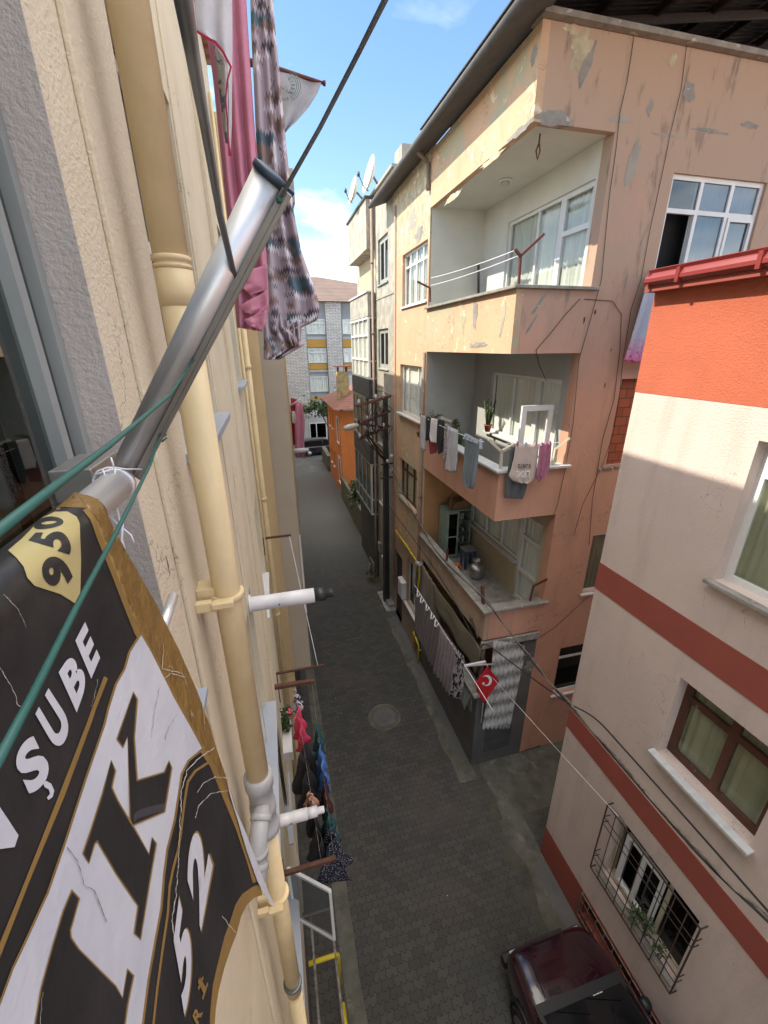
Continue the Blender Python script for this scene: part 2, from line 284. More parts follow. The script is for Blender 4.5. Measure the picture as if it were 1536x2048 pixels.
def glass_mat(name, tint=(.75, .8, .8), ior=1.7, rough=.02, base=.0, bc=(.1, .1, .1)):
    m = bpy.data.materials.new(name); m.use_nodes = True; nt = m.node_tree; nt.nodes.remove(nt.nodes['Principled BSDF']); out = nt.nodes['Material Output']
    tr = N(nt, 'ShaderNodeBsdfTransparent'); tr.inputs[0].default_value = (*tint, 1)
    gl = N(nt, 'ShaderNodeBsdfGlossy', i_Roughness=rough); fr = N(nt, 'ShaderNodeFresnel', i_IOR=ior); mxs = N(nt, 'ShaderNodeMixShader')
    gg = N(nt, 'ShaderNodeNewGeometry'); iv = N(nt, 'ShaderNodeMath', operation='SUBTRACT'); iv.inputs[0].default_value = 1; lk(nt, gg.outputs['Backfacing'], iv.inputs[1]); mf = N(nt, 'ShaderNodeMath', operation='MULTIPLY'); lk(nt, fr.outputs[0], mf.inputs[0]); lk(nt, iv.outputs[0], mf.inputs[1]); lk(nt, mf.outputs[0], mxs.inputs[0])
    if base:
        df = N(nt, 'ShaderNodeBsdfDiffuse'); df.inputs[0].default_value = (*bc, 1); m2 = N(nt, 'ShaderNodeMixShader'); m2.inputs[0].default_value = base
        lk(nt, tr.outputs[0], m2.inputs[1]); lk(nt, df.outputs[0], m2.inputs[2]); lk(nt, m2.outputs[0], mxs.inputs[1])
    else: lk(nt, tr.outputs[0], mxs.inputs[1])
    lk(nt, gl.outputs[0], mxs.inputs[2]); lk(nt, mxs.outputs[0], out.inputs[0]); MT[name] = m
glass_mat('glass', (.95, .97, .97), 1.6); glass_mat('glass_sky_tint', (.5, .6, .7), 2.1); glass_mat('glass_near', (.5, .56, .54), 2.3, .012); glass_mat('glass_dusty', (.85, .87, .8), 1.5, .06, .12, (.3, .3, .25))  # the bluish one has the sky's reflection put into its tint
glass_mat('mesh_screen', (.6, .62, .62), 1.1, .4, .45, (.14, .15, .15)); glass_mat('dark_glass', (.06, .07, .08), 1.55)
mm('curtain', (.85, .85, .8), .95, col2=(.72, .72, .67), ns=4, stretch=(1, 1, .1)); mm('curtain_grey', (.3, .32, .32), .95, col2=(.13, .15, .15), ns=14, stretch=(1, 1, .1))
mm('curtain_brown', (.30, .26, .22), .95, col2=(.22, .19, .16), ns=4, stretch=(1, 1, .1)); mm('curtain_green', (.62, .63, .56), .95, col2=(.46, .475, .42), ns=4, stretch=(1, 1, .1))
# paving: zig-zag interlocking blocks
def pave_extra(nt, b, cur, mixc, nmask, geo, mp):
    s = N(nt, 'ShaderNodeSeparateXYZ'); lk(nt, geo.outputs['Position'], s.inputs[0])
    def mth(op, a, bb, c=None):
        n = N(nt, 'ShaderNodeMath', operation=op)
        for i, v in enumerate((a, bb, c)):
            if v is None: continue
            if isinstance(v, (int, float)): n.inputs[i].default_value = v
            else: lk(nt, v, n.inputs[i])
        return n.outputs[0]
    tri = mth('PINGPONG', s.outputs['X'], .055)
    st = mth('SMOOTH_MIN', mth('MULTIPLY', mth('SUBTRACT', tri, .016), 3.0), .03, .01)
    st = mth('MAXIMUM', st, 0)
    yy = mth('ADD', s.outputs['Y'], st)
    tri2 = mth('PINGPONG', mth('ADD', s.outputs['Y'], .03), .06)
    xx = mth('ADD', s.outputs['X'], mth('MULTIPLY', tri2, .18))
    cb = N(nt, 'ShaderNodeCombineXYZ'); lk(nt, xx, cb.inputs[0]); lk(nt, yy, cb.inputs[1])
    wn = N(nt, 'ShaderNodeTexNoise', i_Scale=.9, i_Detail=2); lk(nt, geo.outputs['Position'], wn.inputs['Vector'])
    wm = N(nt, 'ShaderNodeVectorMath', operation='MULTIPLY_ADD'); wm.inputs[1].default_value = (.07, .09, 0); lk(nt, wn.outputs['Color'], wm.inputs[0]); lk(nt, cb.outputs[0], wm.inputs[2])
    br = N(nt, 'ShaderNodeTexBrick', i_Scale=1, i_Mortar_Size=.0055, i_Mortar_Smooth=.3, i_Brick_Width=.205, i_Row_Height=.118, i_Bias=-.1)
    br.inputs['Color1'].default_value = (.062, .059, .053, 1); br.inputs['Color2'].default_value = (.040, .039, .036, 1); br.inputs['Mortar'].default_value = (.014, .014, .013, 1)
    lk(nt, wm.outputs[0], br.inputs['Vector'])
    c = br.outputs['Color']
    c = mixc(c, (.085, .06, .055), nmask(.55, .52, .72, geo.outputs['Position'], 3, .6, 0, .6))
    c = mixc(c, (.04, .045, .04), nmask(1.4, .5, .75, geo.outputs['Position'], 6, .6, 0, .6))
    # dust and moss gather towards the two gutters
    l = N(nt, 'ShaderNodeMapRange'); l.inputs['From Min'].default_value = 3.2; l.inputs['From Max'].default_value = 4.0; lk(nt, s.outputs['X'], l.inputs['Value'])
    g = mth('MULTIPLY', l.outputs[0], nmask(3, .38, .6, geo.outputs['Position'], 6))
    c = mixc(c, (.075, .072, .05), g)
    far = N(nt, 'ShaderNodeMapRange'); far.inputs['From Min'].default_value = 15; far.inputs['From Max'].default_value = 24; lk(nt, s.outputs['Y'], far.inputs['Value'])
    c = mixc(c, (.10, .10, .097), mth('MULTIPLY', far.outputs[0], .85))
    c = mixc(c, (.55, .55, .52), nmask(9, .82, .83, geo.outputs['Position'], 1))
    bp = N(nt, 'ShaderNodeBump', i_Strength=.55, i_Distance=.012); bp.invert = True
    lk(nt, br.outputs['Fac'], bp.inputs['Height']); lk(nt, bp.outputs[0], b.inputs['Normal'])
    return c
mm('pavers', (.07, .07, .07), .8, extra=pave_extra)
mm('asphalt', (.10, .105, .11), .85, col2=(.07, .075, .08), ns=.8, bump=.4, bs=40, patch=[((.14, .14, .14), .9, .58, .66)])
mm('ground', (.08, .08, .075), .95, col2=(.06, .06, .055), ns=1)
mm('car_maroon', (.022, .004, .010), .22, coat=1); mm('car_black', (.012, .013, .018), .25, coat=1)
mm('car_trim', (.012, .013, .016), .45); mm('rim', (.4, .4, .42), .3, metal=.9); mm('tyre', (.015, .015, .015), .85)
mm('head_lamp', (.5, .52, .55), .12, coat=1); mm('tail_lamp', (.45, .04, .03), .3, coat=.5); mm('plate', (.7, .7, .7), .4)
mm('bn_black', (.018, .018, .020), .36, col2=(.035, .034, .033), ns=6, bump=.35, bs=9); mm('bn_white', (.64, .65, .69), .42, col2=(.52, .54, .60), ns=5, bump=.35, bs=9, patch=[((.45, .45, .46), 12, .63, .7)])
mm('bn_gold', (.30, .185, .055), .42, col2=(.24, .15, .05), ns=9); mm('bn_pale', (.52, .44, .2), .4, col2=(.45, .37, .16), ns=5)
mm('bn_tape', (.27, .16, .045), .3, col2=(.2, .115, .035), ns=16, bump=.6, bs=30, patch=[((.42, .30, .14), 16, .62, .64)]); mm('bn_grey', (.06, .06, .065), .4); mm('bn_crack', (.7, .68, .62), .7)
mm('ink_black', (.03, .03, .03), .9); mm('ink_white', (.8, .8, .78), .9); mm('ink_green', (.10, .2, .15), .9)

# ---------------------------------------------------------------- mesh helpers
col = sc.collection
def setp(o, label=None, cat=None, group=None, kind=None):
    if label: o['label'] = label
    if cat: o['category'] = cat
    if group: o['group'] = group
    if kind: o['kind'] = kind
    return o
def thing(name, loc, label, cat, group=None):
    o = bpy.data.objects.new(name, None); col.objects.link(o); o.location = loc; o.empty_display_size = .2
    return setp(o, label, cat, group)
def root_loc(p):
    v = Vector((0, 0, 0))
    while p is not None: v += p.location; p = p.parent
    return v
def link(name, bm, m, parent=None, smooth=False, solid=0, bevel=0, label=None):
    bmesh.ops.recalc_face_normals(bm, faces=bm.faces) if not solid else None
    me = bpy.data.meshes.new(name); bm.to_mesh(me); bm.free()
    o = bpy.data.objects.new(name, me); col.objects.link(o)
    ms = m if isinstance(m, (list, tuple)) else [m]
    for x in ms: me.materials.append(MT[x])
    if smooth: me.polygons.foreach_set('use_smooth', [True]*len(me.polygons))
    if parent is not None:
        off = root_loc(parent); me.transform(Matrix.Translation(-off)); o.parent = parent
    else:
        vs_ = [v.co for v in me.vertices]
        if vs_:
            c = Vector((sum(v.x for v in vs_)/len(vs_), sum(v.y for v in vs_)/len(vs_), min(v.z for v in vs_)))
            me.transform(Matrix.Translation(-c)); o.location = c
    if solid:
        s = o.modifiers.new('thick', 'SOLIDIFY'); s.thickness = solid; s.offset = 0
    if bevel:
        s = o.modifiers.new('bev', 'BEVEL'); s.width = bevel; s.segments = 2; s.limit_method = 'ANGLE'
    if label: o['label'] = label
    return o
def NB(): return bmesh.new()
def box(bm, p0, p1, mi=0):
    x0, y0, z0 = p0; x1, y1, z1 = p1
    v = [bm.verts.new(c) for c in ((x0, y0, z0), (x1, y0, z0), (x1, y1, z0), (x0, y1, z0), (x0, y0, z1), (x1, y0, z1), (x1, y1, z1), (x0, y1, z1))]
    for f in ((0, 3, 2, 1), (4, 5, 6, 7), (0, 1, 5, 4), (1, 2, 6, 5), (2, 3, 7, 6), (3, 0, 4, 7)):
        q = bm.faces.new([v[i] for i in f]); q.material_index = mi
class Face:
    """a wall plane: a = along the wall, z = up, d = out of the wall"""
    def __init__(s, ax, c, sg): s.ax, s.c, s.sg = ax, c, sg
    def p(s, a, z, d=0):
        return Vector((s.c+s.sg*d, a, z)) if s.ax == 'x' else Vector((a, s.c+s.sg*d, z))
    def px(s, x, y, d=0):
        q = on(s.ax, s.c+s.sg*d, x, y); return (q.y if s.ax == 'x' else q.x, q.z)
    def box(s, bm, a0, a1, z0, z1, d0, d1, mi=0): 
        p, q = s.p(a0, z0, d0), s.p(a1, z1, d1)
        box(bm, tuple(min(p[i], q[i]) for i in range(3)), tuple(max(p[i], q[i]) for i in range(3)), mi)
def wall(name, F, a0, a1, z0, z1, holes, m, parent, th=.22, jag=None):
    As = sorted({a0, a1, *[h[0] for h in holes], *[h[1] for h in holes]}); Zs = sorted({z0, z1, *[h[2] for h in holes], *[h[3] for h in holes]})
    As = [a for a in As if a0 <= a <= a1]; Zs = [z for z in Zs if z0 <= z <= z1]
    bm = NB(); vc = {}
    def V(a, z, d):
        k = (round(a, 4), round(z, 4), d)
        if k not in vc: vc[k] = bm.verts.new(F.p(a, z, d))
        return vc[k]
    def hole(i, j):
        if i < 0 or j < 0 or i >= len(As)-1 or j >= len(Zs)-1: return True
        ca, cz = (As[i]+As[i+1])/2, (Zs[j]+Zs[j+1])/2
        return any(h[0] < ca < h[1] and h[2] < cz < h[3] for h in holes)
    for i in range(len(As)-1):
        for j in range(len(Zs)-1):
            if hole(i, j): continue
            a, b, z, y = As[i], As[i+1], Zs[j], Zs[j+1]
            for d in (0, -th): bm.faces.new([V(a, z, d), V(b, z, d), V(b, y, d), V(a, y, d)])
            for (ii, jj, e) in ((i-1, j, ((a, z), (a, y))), (i+1, j, ((b, z), (b, y))), (i, j-1, ((a, z), (b, z))), (i, j+1, ((a, y), (b, y)))):
                if hole(ii, jj): bm.faces.new([V(*e[0], 0), V(*e[1], 0), V(*e[1], -th), V(*e[0], -th)])
    return link(name, bm, m, parent)
def wave_sheet(F, a0, a1, z0, z1, d, amp=.02, per=.12, seed=0):
    bm = NB(); n = max(6, int((a1-a0)/per*6)); rows = []
    for j in range(3):
        z = z0+(z1-z0)*j/2
        rows.append([bm.verts.new(F.p(a0+(a1-a0)*i/n, z, d+amp*math.sin((a0+(a1-a0)*i/n)/per*6.28+seed+math.sin(i*.37+seed)*1.2))) for i in range(n+1)])
    for j in range(2):
        for i in range(n): bm.faces.new([rows[j][i], rows[j][i+1], rows[j+1][i+1], rows[j+1][i]])
    return bm
def window(F, a0, a1, z0, z1, parent, cols=(.5,), rows=(), fw=.05, inset=.12, fm='white_frame', glass='glass', curtain='curtain', sill=None, sillm='marble', name='window', top_rows=None, cur=(0, 1), open_col=None, back=True, sashes=(), label=None, curz=0):
    """frame > pane, curtain, sill"""
    bm = NB(); d1, d0 = -inset, -inset-.05
    F.box(bm, a0, a1, z0, z0+fw, d0, d1); F.box(bm, a0, a1, z1-fw, z1, d0, d1)
    F.box(bm, a0, a0+fw, z0+fw, z1-fw, d0, d1); F.box(bm, a1-fw, a1, z0+fw, z1-fw, d0, d1)
    zs = sorted([z0+fw]+[z0+(z1-z0)*r for r in rows]+[z1-fw]); W = a1-a0
    for r in rows: F.box(bm, a0+fw, a1-fw, z0+(z1-z0)*r-fw*.5, z0+(z1-z0)*r+fw*.5, d0+.002, d1-.002)
    for c in cols:
        x = a0+W*c; e = [z0+fw]+[v for r in rows for v in (z0+(z1-z0)*r-fw*.5, z0+(z1-z0)*r+fw*.5)]+[z1-fw]
        for k in range(0, len(e), 2): F.box(bm, x-fw*.5, x+fw*.5, e[k], e[k+1], d0, d1)
    for (c0, c1, r0, r1) in sashes:
        x0, x1, y0, y1 = a0+W*c0+fw*.6, a0+W*c1-fw*.6, z0+(z1-z0)*r0+fw*.6, z0+(z1-z0)*r1-fw*.6; s = fw*.8
        for q in ((x0, x1, y0, y0+s), (x0, x1, y1-s, y1), (x0, x0+s, y0+s, y1-s), (x1-s, x1, y0+s, y1-s)): F.box(bm, *q, d0+.02, d1+.018)
    f = link(name, bm, fm, parent, label=label)
    bm = NB(); xs = [0]+list(cols)+[1]
    for k in range(len(xs)-1):
        if open_col == k:
            if rows: F.box(bm, a0+W*xs[k]+fw*.4, a0+W*xs[k+1]-fw*.4, z0+(z1-z0)*rows[-1], z1-fw*.8, d0+.02, d0+.026)
            continue
        F.box(bm, a0+W*xs[k]+fw*.4, a0+W*xs[k+1]-fw*.4, z0+fw*.8, z1-fw*.8, d0+.02, d0+.026)
    link('pane', bm, glass, f)
    if curtain: link('curtain', wave_sheet(F, a0+W*cur[0]+.02, a0+W*cur[1]-.02, z0+.03+curz, z1-.02, -inset-.085, .015, .1+.04*random.random(), random.random()*6), curtain, f, smooth=True)
    if sill:
        bm = NB(); F.box(bm, a0-.05, a1+.05, z0-.045, z0-.002, -inset-.02, sill); link('sill', bm, sillm, f, bevel=.004)
    return f
def tube(bm, pts, r, n=10, mi=0, caps=True):
    pts = [Vector(p) for p in pts]; rings = []
    rr = r if isinstance(r, (list, tuple)) else [r]*len(pts)
    up = None
    for i, p in enumerate(pts):
        t = (pts[min(i+1, len(pts)-1)]-pts[max(i-1, 0)]).normalized()
        if up is None: up = t.orthogonal().normalized()
        up = (up-t*up.dot(t)).normalized(); s = t.cross(up)
        rings.append([bm.verts.new(p+(up*math.cos(6.28318*k/n)+s*math.sin(6.28318*k/n))*rr[i]) for k in range(n)])
    for a, b in zip(rings, rings[1:]):
        for k in range(n):
            f = bm.faces.new([a[k], a[(k+1) % n], b[(k+1) % n], b[k]]); f.material_index = mi; f.smooth = True
    if caps:
        for q in (rings[0], rings[-1]):
            f = bm.faces.new(q); f.material_index = mi
def tubeobj(name, pts, r, m, parent=None, n=10, **k):
    bm = NB(); tube(bm, pts, r, n); return link(name, bm, m, parent, **k)
def beam(bm, a, b, w, h, mi=0):
    a, b = Vector(a), Vector(b); t = (b-a).normalized(); up = Vector((0, 0, 1)) if abs(t.z) < .95 else Vector((0, 1, 0))
    s = t.cross(up).normalized()*w/2; u = s.cross(t).normalized()*h/2
    v = [bm.verts.new(p+q) for p in (a, b) for q in (s+u, -s+u, -s-u, s-u)]
    for f in ((0, 1, 2, 3), (4, 7, 6, 5), (0, 4, 5, 1), (1, 5, 6, 2), (2, 6, 7, 3), (3, 7, 4, 0)): bm.faces.new([v[i] for i in f]).material_index = mi
def sag(a, b, s=0, n=14):
    a, b = Vector(a), Vector(b); return [a.lerp(b, i/n)+Vector((0, 0, -s*4*(i/n)*(1-i/n))) for i in range(n+1)]
def lathe(bm, c, prof, n=20, axis='z', mi=0):
    c = Vector(c); rings = []
    for (r, h) in prof:
        rg = []
        for k in range(n):
            a = 6.28318*k/n; q = (r*math.cos(a), r*math.sin(a), h)
            if axis == 'x': q = (h, q[0], q[1])
            if axis == 'y': q = (q[0], h, q[1])
            rg.append(bm.verts.new(c+Vector(q)))
        rings.append(rg)
    for a, b in zip(rings, rings[1:]):
        for k in range(n):
            f = bm.faces.new([a[k], a[(k+1) % n], b[(k+1) % n], b[k]]); f.smooth = True; f.material_index = mi
    bm.faces.new(rings[0]).material_index = mi; bm.faces.new(rings[-1]).material_index = mi
def prism(bm, pts, d):
    """pts: 3D polygon, extruded by vector d"""
    a = [bm.verts.new(p) for p in pts]; b = [bm.verts.new(Vector(p)+Vector(d)) for p in pts]
    bm.faces.new(a); bm.faces.new(b[::-1])
    for i in range(len(a)): bm.faces.new([a[i], a[(i+1) % len(a)], b[(i+1) % len(a)], b[i]])
def interp_rows(rows, n):
    out = []; m = len(rows)-1
    for k in range(n+1):
        t = k/n*m; i = min(int(t), m-1); f = t-i
        out.append([a+(b-a)*f for a, b in zip(rows[i], rows[i+1])])
    return out
def cloth(bm, ax, c, rows, folds=4, amp=.02, seed=0, nu=20, nv=16, flare=1.0, mi=0):
    """rows of (xl,yl,xr,yr) give the outline of a hanging cloth in the real vertical plane ax=c; folds push it out of that plane"""
    rows = interp_rows(rows, nv); g = []; i3 = 'xyz'.index(ax)
    for j, (xl, yl, xr, yr) in enumerate(rows):
        L, Rr = on(ax, c, xl, yl), on(ax, c, xr, yr); line = []
        t = j/nv
        for i in range(nu+1):
            u = i/nu; p = L.lerp(Rr, u)
            ph = u*folds*6.283+seed+t*.8*math.sin(seed*3)+.5*math.sin(u*5+seed)
            d = amp*(.35+.65*min(1, t*2)*flare)*math.sin(ph)+amp*.4*mnoise.noise(Vector((u*3, t*4, seed)))
            p[i3] += d; line.append(bm.verts.new(p))
        g.append(line)
    for j in range(nv):
        for i in range(nu):
            f = bm.faces.new([g[j][i], g[j][i+1], g[j+1][i+1], g[j+1][i]]); f.smooth = True; f.material_index = mi
def garment(name, label, cat, ax, c, pieces, m, group=None, amp=.02, folds=4, seed=None, th=.004, parent=None, nu=20, nv=16):
    bm = NB()
    for k, rows in enumerate(pieces): cloth(bm, ax, c-(.006*k if ax == 'x' else .006*k), rows, folds, amp, (seed if seed is not None else random.random()*6)+k, nu, nv)
    o = link(name, bm, m, parent, smooth=True, solid=th)
    if parent is None: setp(o, label, cat, group)
    return o
def quad(bm, P4, th=None):
    v = [bm.verts.new(p) for p in P4]; bm.faces.new(v)
def stroke(bm, pts, w, mapf):
    """flat ribbon along 2D px polyline"""
    n = len(pts); L = []; Rr = []
    for i, p in enumerate(pts):
        a = pts[max(i-1, 0)]; b = pts[min(i+1, n-1)]; dx, dy = b[0]-a[0], b[1]-a[1]; l = math.hypot(dx, dy) or 1
        ww = w if not isinstance(w, (list, tuple)) else w[i]
        L.append(bm.verts.new(mapf(p[0]-dy/l*ww/2, p[1]+dx/l*ww/2))); Rr.append(bm.verts.new(mapf(p[0]+dy/l*ww/2, p[1]-dx/l*ww/2)))
    for i in range(n-1): bm.faces.new([L[i], L[i+1], Rr[i+1], Rr[i]])
def text_bm(txt, bold=False, italic=0, res=4):
    cu = bpy.data.curves.new('t', 'FONT'); cu.body = txt; cu.size = 1; cu.resolution_u = res; cu.shear = italic
    if bold: cu.offset = .025 if bold is True else bold
    o = bpy.data.objects.new('t', cu); col.objects.link(o)
    dg = bpy.context.evaluated_depsgraph_get(); me = bpy.data.meshes.new_from_object(o.evaluated_get(dg))
    bm = NB(); bm.from_mesh(me); bpy.data.objects.remove(o); bpy.data.curves.remove(cu); bpy.data.meshes.remove(me)
    xs = [v.co.x for v in bm.verts]; ys = [v.co.y for v in bm.verts]
    x0, x1, y0, y1 = min(xs), max(xs), min(ys), max(ys)
    for v in bm.verts: v.co = Vector(((v.co.x-x0)/(x1-x0), (v.co.y-y0)/(y1-y0), 0))
    return bm
def leaves(bm, c, rad, n, size, seed=0, squash=(1, 1, 1)):
    rnd = random.Random(seed); c = Vector(c)
    cl = [(Vector((rnd.gauss(0, .45)*squash[0], rnd.gauss(0, .45)*squash[1], rnd.gauss(0, .4)*squash[2]))*rad, rnd.uniform(.2, .42)*rad) for _ in range(max(4, n//60))]
    for _ in range(n):
        cc, cr = rnd.choice(cl); p = c+cc+Vector((rnd.gauss(0, 1), rnd.gauss(0, 1), rnd.gauss(0, .8)))*cr*.6
        d = Vector((rnd.gauss(0, 1), rnd.gauss(0, 1), rnd.gauss(0, .7)-.3)).normalized(); s = d.orthogonal().normalized(); s.rotate(Matrix.Rotation(rnd.random()*6, 3, d))
        l = size*rnd.uniform(.6, 1.3); q = [p, p+d*l*.5+s*l*.28, p+d*l, p+d*l*.5-s*l*.28]
        bm.faces.new([bm.verts.new(x) for x in q])
exec_order = 0

# ================================================================ SETTING
def sheet(name, pts, z, m, kind='structure', sub=0):
    bm = NB(); bm.faces.new([bm.verts.new((x, y, z)) for x, y in pts]); o = link(name, bm, m); 
    if kind: o['kind'] = kind
    return o
sheet('ground', [(-250, -150), (250, -150), (250, 350), (-250, 350)], -.03, 'ground')
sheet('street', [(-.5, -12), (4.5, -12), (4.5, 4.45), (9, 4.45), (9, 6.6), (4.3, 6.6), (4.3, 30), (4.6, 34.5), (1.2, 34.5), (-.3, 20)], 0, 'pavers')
sheet('cross_road', [(-40, 33), (60, 33), (60, 44.6), (-40, 44.6)], .004, 'asphalt')
def ragged(name, xl, xr, y0, y1, z, m, amp=.06, seed=0, n=60):
    bm = NB(); A = []; B_ = []
    for i in range(n+1):
        y = y0+(y1-y0)*i/n; a = xl(y) if callable(xl) else xl+amp*mnoise.noise(Vector((y*1.3, seed, 0)))*1.2; b = xr(y) if callable(xr) else xr
        A.append(bm.verts.new((a, y, z))); B_.append(bm.verts.new((b, y, z)))
    for i in range(n): bm.faces.new([A[i], B_[i], B_[i+1], A[i+1]])
    o = link(name, bm, m); o['kind'] = 'structure'; return o
ragged('gutter_strip', 3.42, 3.86, 6.2, 14.2, .004, 'moss_concrete', .12, 1)
ragged('gutter_strip', 3.88, 4.42, -4, 5.2, .004, 'moss_concrete', .16, 4)
ragged('gutter_strip', lambda y: .2, lambda y: .47+.03*mnoise.noise(Vector((y*1.5, 3, 0))), -2, 14, .004, 'moss_concrete')
ragged('alley_floor', 4.0, 9, 5.2, 6.55, .004, 'moss_concrete', .3, 9)
# kerbs of the cross road
bm = NB(); box(bm, (-40, 44.3, 0), (60, 44.6, .13)); o = link('kerb', bm, 'concrete'); o['kind'] = 'structure'

# manhole
m_ = thing('manhole_cover', (2.17, 8.5, 0), 'round cast iron manhole cover set in the dark block paving', 'manhole cover')
bm = NB(); lathe(bm, (2.17, 8.5, 0), [(.46, -.01), (.46, .012), (.36, .014), (.36, .006), (.33, .006)], 40); link('frame', bm, 'moss_concrete', m_)
bm = NB(); lathe(bm, (2.17, 8.5, 0), [(.325, 0), (.325, .016), (.30, .02), (.29, .012), (.25, .012), (.24, .02), (.2, .02), (.19, .013)], 40)
for i in range(-4, 5):
    for j in range(-4, 5):
        if i*i+j*j < 19: box(bm, (2.17+i*.038-.011, 8.5+j*.038-.011, .01), (2.17+i*.038+.011, 8.5+j*.038+.011, .021))
link('lid', bm, 'grey_base', m_)

# ================================================================ NEAR LEFT BUILDING (cream)
L = thing('apartment_building', (-.36, 3, 0), 'cream stucco apartment block close on the left edge of the photo, behind the black banner', 'building')
FL = Face('x', -.36, 1)
holes = [(-1.4, 1.15, 8.6, 11.9), (1.86, 3.0, 9.17, 10.78), (5.1, 6.2, 9.17, 10.78),
         (1.9, 3.5, 5.25+.9, 7.6), (5.0, 6.2, 6.2, 7.6), (1.9, 3.2, 3.75, 5.0), (.2, 1.2, 3.3, 4.8), (3.9, 4.9, 3.3, 4.8), (-.9, .6, 6.1, 7.6)]
wall('facade', FL, -6, 7.25, .55, 12.9, holes, 'cream_stucco', L, th=.24)
wall('plinth', Face('x', -.345, 1), -6, 7.25, -.02, .545, [], 'dark_plinth', L, th=.24)
bm = NB(); box(bm, (-8, -6, 0), (-7.8, 7.2, 12.9)); box(bm, (-8, -6.25, 0), (-.36, -6.02, 12.9)); link('rear_wall', bm, 'cream_stucco', L)
bm = NB(); box(bm, (-8.3, -6.4, 12.905), (-.3, 7.3, 13.05)); link('roof', bm, 'rust_roof', L)
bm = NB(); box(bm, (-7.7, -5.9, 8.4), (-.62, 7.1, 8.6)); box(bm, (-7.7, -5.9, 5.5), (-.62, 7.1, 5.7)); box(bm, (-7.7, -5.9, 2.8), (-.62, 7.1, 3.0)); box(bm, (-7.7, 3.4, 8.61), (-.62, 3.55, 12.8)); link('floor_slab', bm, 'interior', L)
# reveal of the window next to the camera, its shade put into the taupe colour
bm = NB(); FL.box(bm, 1.146, 1.15, 8.6, 11.9, -.235, .002); link('shade_reveal', bm, 'taupe_reveal', L)
f = window(FL, -1.4, 1.142, 8.6, 11.9, L, cols=(.52, .955), rows=(), fw=.03, inset=.07, fm='window_grey', glass='glass_near', curtain='curtain_brown', sill=None, cur=(.55, .92), label='large dark window beside the banner with a curtain behind the glass')
window(FL, 1.875, 2.985, 9.2, 10.76, L, cols=(.5,), rows=(.55,), fw=.05, inset=.14, glass='dark_glass', curtain='curtain_grey', sill=.085, sillm='aluminium_sill')
window(FL, 5.115, 6.185, 9.2, 10.76, L, cols=(.5,), rows=(.55,), fw=.05, inset=.14, glass='dark_glass', curtain=None, sill=.085, sillm='aluminium_sill')
window(FL, 1.915, 3.485, 6.18, 7.58, L, cols=(.33, .66), fw=.05, inset=.14, glass='dark_glass', curtain='curtain_grey', sill=.1, sillm='aluminium_sill')
window(FL, 5.015, 6.185, 6.23, 7.58, L, cols=(.5,), fw=.05, inset=.14, glass='glass_dusty', curtain='curtain', sill=.05, sillm='white_plastic')
f2 = window(FL, 1.915, 3.185, 3.78, 4.98, L, cols=(.5,), fw=.05, inset=.14, glass='dark_glass', curtain='curtain_grey', sill=.1, sillm='aluminium_sill', open_col=1)
window(FL, .215, 1.185, 3.33, 4.78, L, cols=(.5,), fw=.05, inset=.14, glass='dark_glass', curtain='curtain_grey', sill=.1, sillm='aluminium_sill')
window(FL, 3.915, 4.885, 3.33, 4.78, L, cols=(.5,), fw=.05, inset=.14, glass='dark_glass', curtain='curtain_grey', sill=.06, sillm='aluminium_sill')
window(FL, -.885, .585, 6.13, 7.58, L, cols=(.5,), fw=.05, inset=.14, glass='dark_glass', curtain='curtain_grey', sill=.1, sillm='aluminium_sill')
# insect screen leaf swung out over the street
p1, p2, p3, p4 = on('y', 2.62, 583, 1742), on('y', 2.62, 661, 1782), on('y', 2.62, 667, 1878), on('y', 2.62, 585, 1832)
A = Vector((-.34, 2.62, 4.98)); W_ = .44; Z0, Z1 = 3.98, 4.93
sl_ = on('y', 2.6, 665, 1780)
bm = NB(); T = [pd(580, 1740, 4.55), pd(662, 1780, 4.72), pd(668, 1880, 5.62), pd(585, 1833, 5.42)]
T = [Vector((-.33, 3.02, 4.3)), Vector((.085, 2.70, 4.3)), Vector((.085, 2.70, 3.4)), Vector((-.33, 3.02, 3.4))]
for i in range(4): beam(bm, T[i], T[(i+1) % 4], .03, .035)
sf = link('screen_frame', bm, 'white_frame', L); bm = NB(); quad(bm, T); link('screen_mesh', bm, 'mesh_screen', sf)
# cross-street part of the same block that steps out (ochre strip)
bm = NB(); box(bm, (-3, 7.255, 0), (-.10, 7.6, 12.4)); link('stepped_wall', bm, 'orange_cream', L)
for zz in (2.95, 5.95, 8.9):
    pass

# ================================================================ LEFT BUILDING BEYOND (taupe)
T_ = thing('apartment_building', (.27, 11, 0), 'taupe plastered block on the left beyond the cream block, oversailing the street', 'building')
bm = NB(); box(bm, (-6, 7.62, 2.95), (.27, 15.6, 11.6)); link('upper_floors', bm, 'taupe_stucco', T_)
bm = NB(); box(bm, (-6, 7.9, 0), (.02, 15.6, 2.948)); link('ground_floor', bm, 'dark_plinth', T_)
bm = NB(); box(bm, (-6.1, 7.61, 11.605), (.64, 15.65, 12.02)); link('roof', bm, 'grey_render', T_)
Fb = Face('y', 7.62, -1)
bm = NB(); Fb.box(bm, -.02, .29, 4.72, 4.75, 0, .02); Fb.box(bm, .255, .285, 4.4, 6.2, .0, .025); link('white_trim', bm, 'white_plastic', T_)
T2 = thing('apartment_building', (.5, 20, 0), 'beige block farther down the left side behind the taupe block', 'building')
bm = NB(); box(bm, (-6, 15.7, 0), (.62, 33, 11.2)); box(bm, (-9, 33.02, 0), (-.6, 43.6, 12)); link('walls', bm, 'orange_cream', T2)  # second box is unseen, added to shade the far road junction
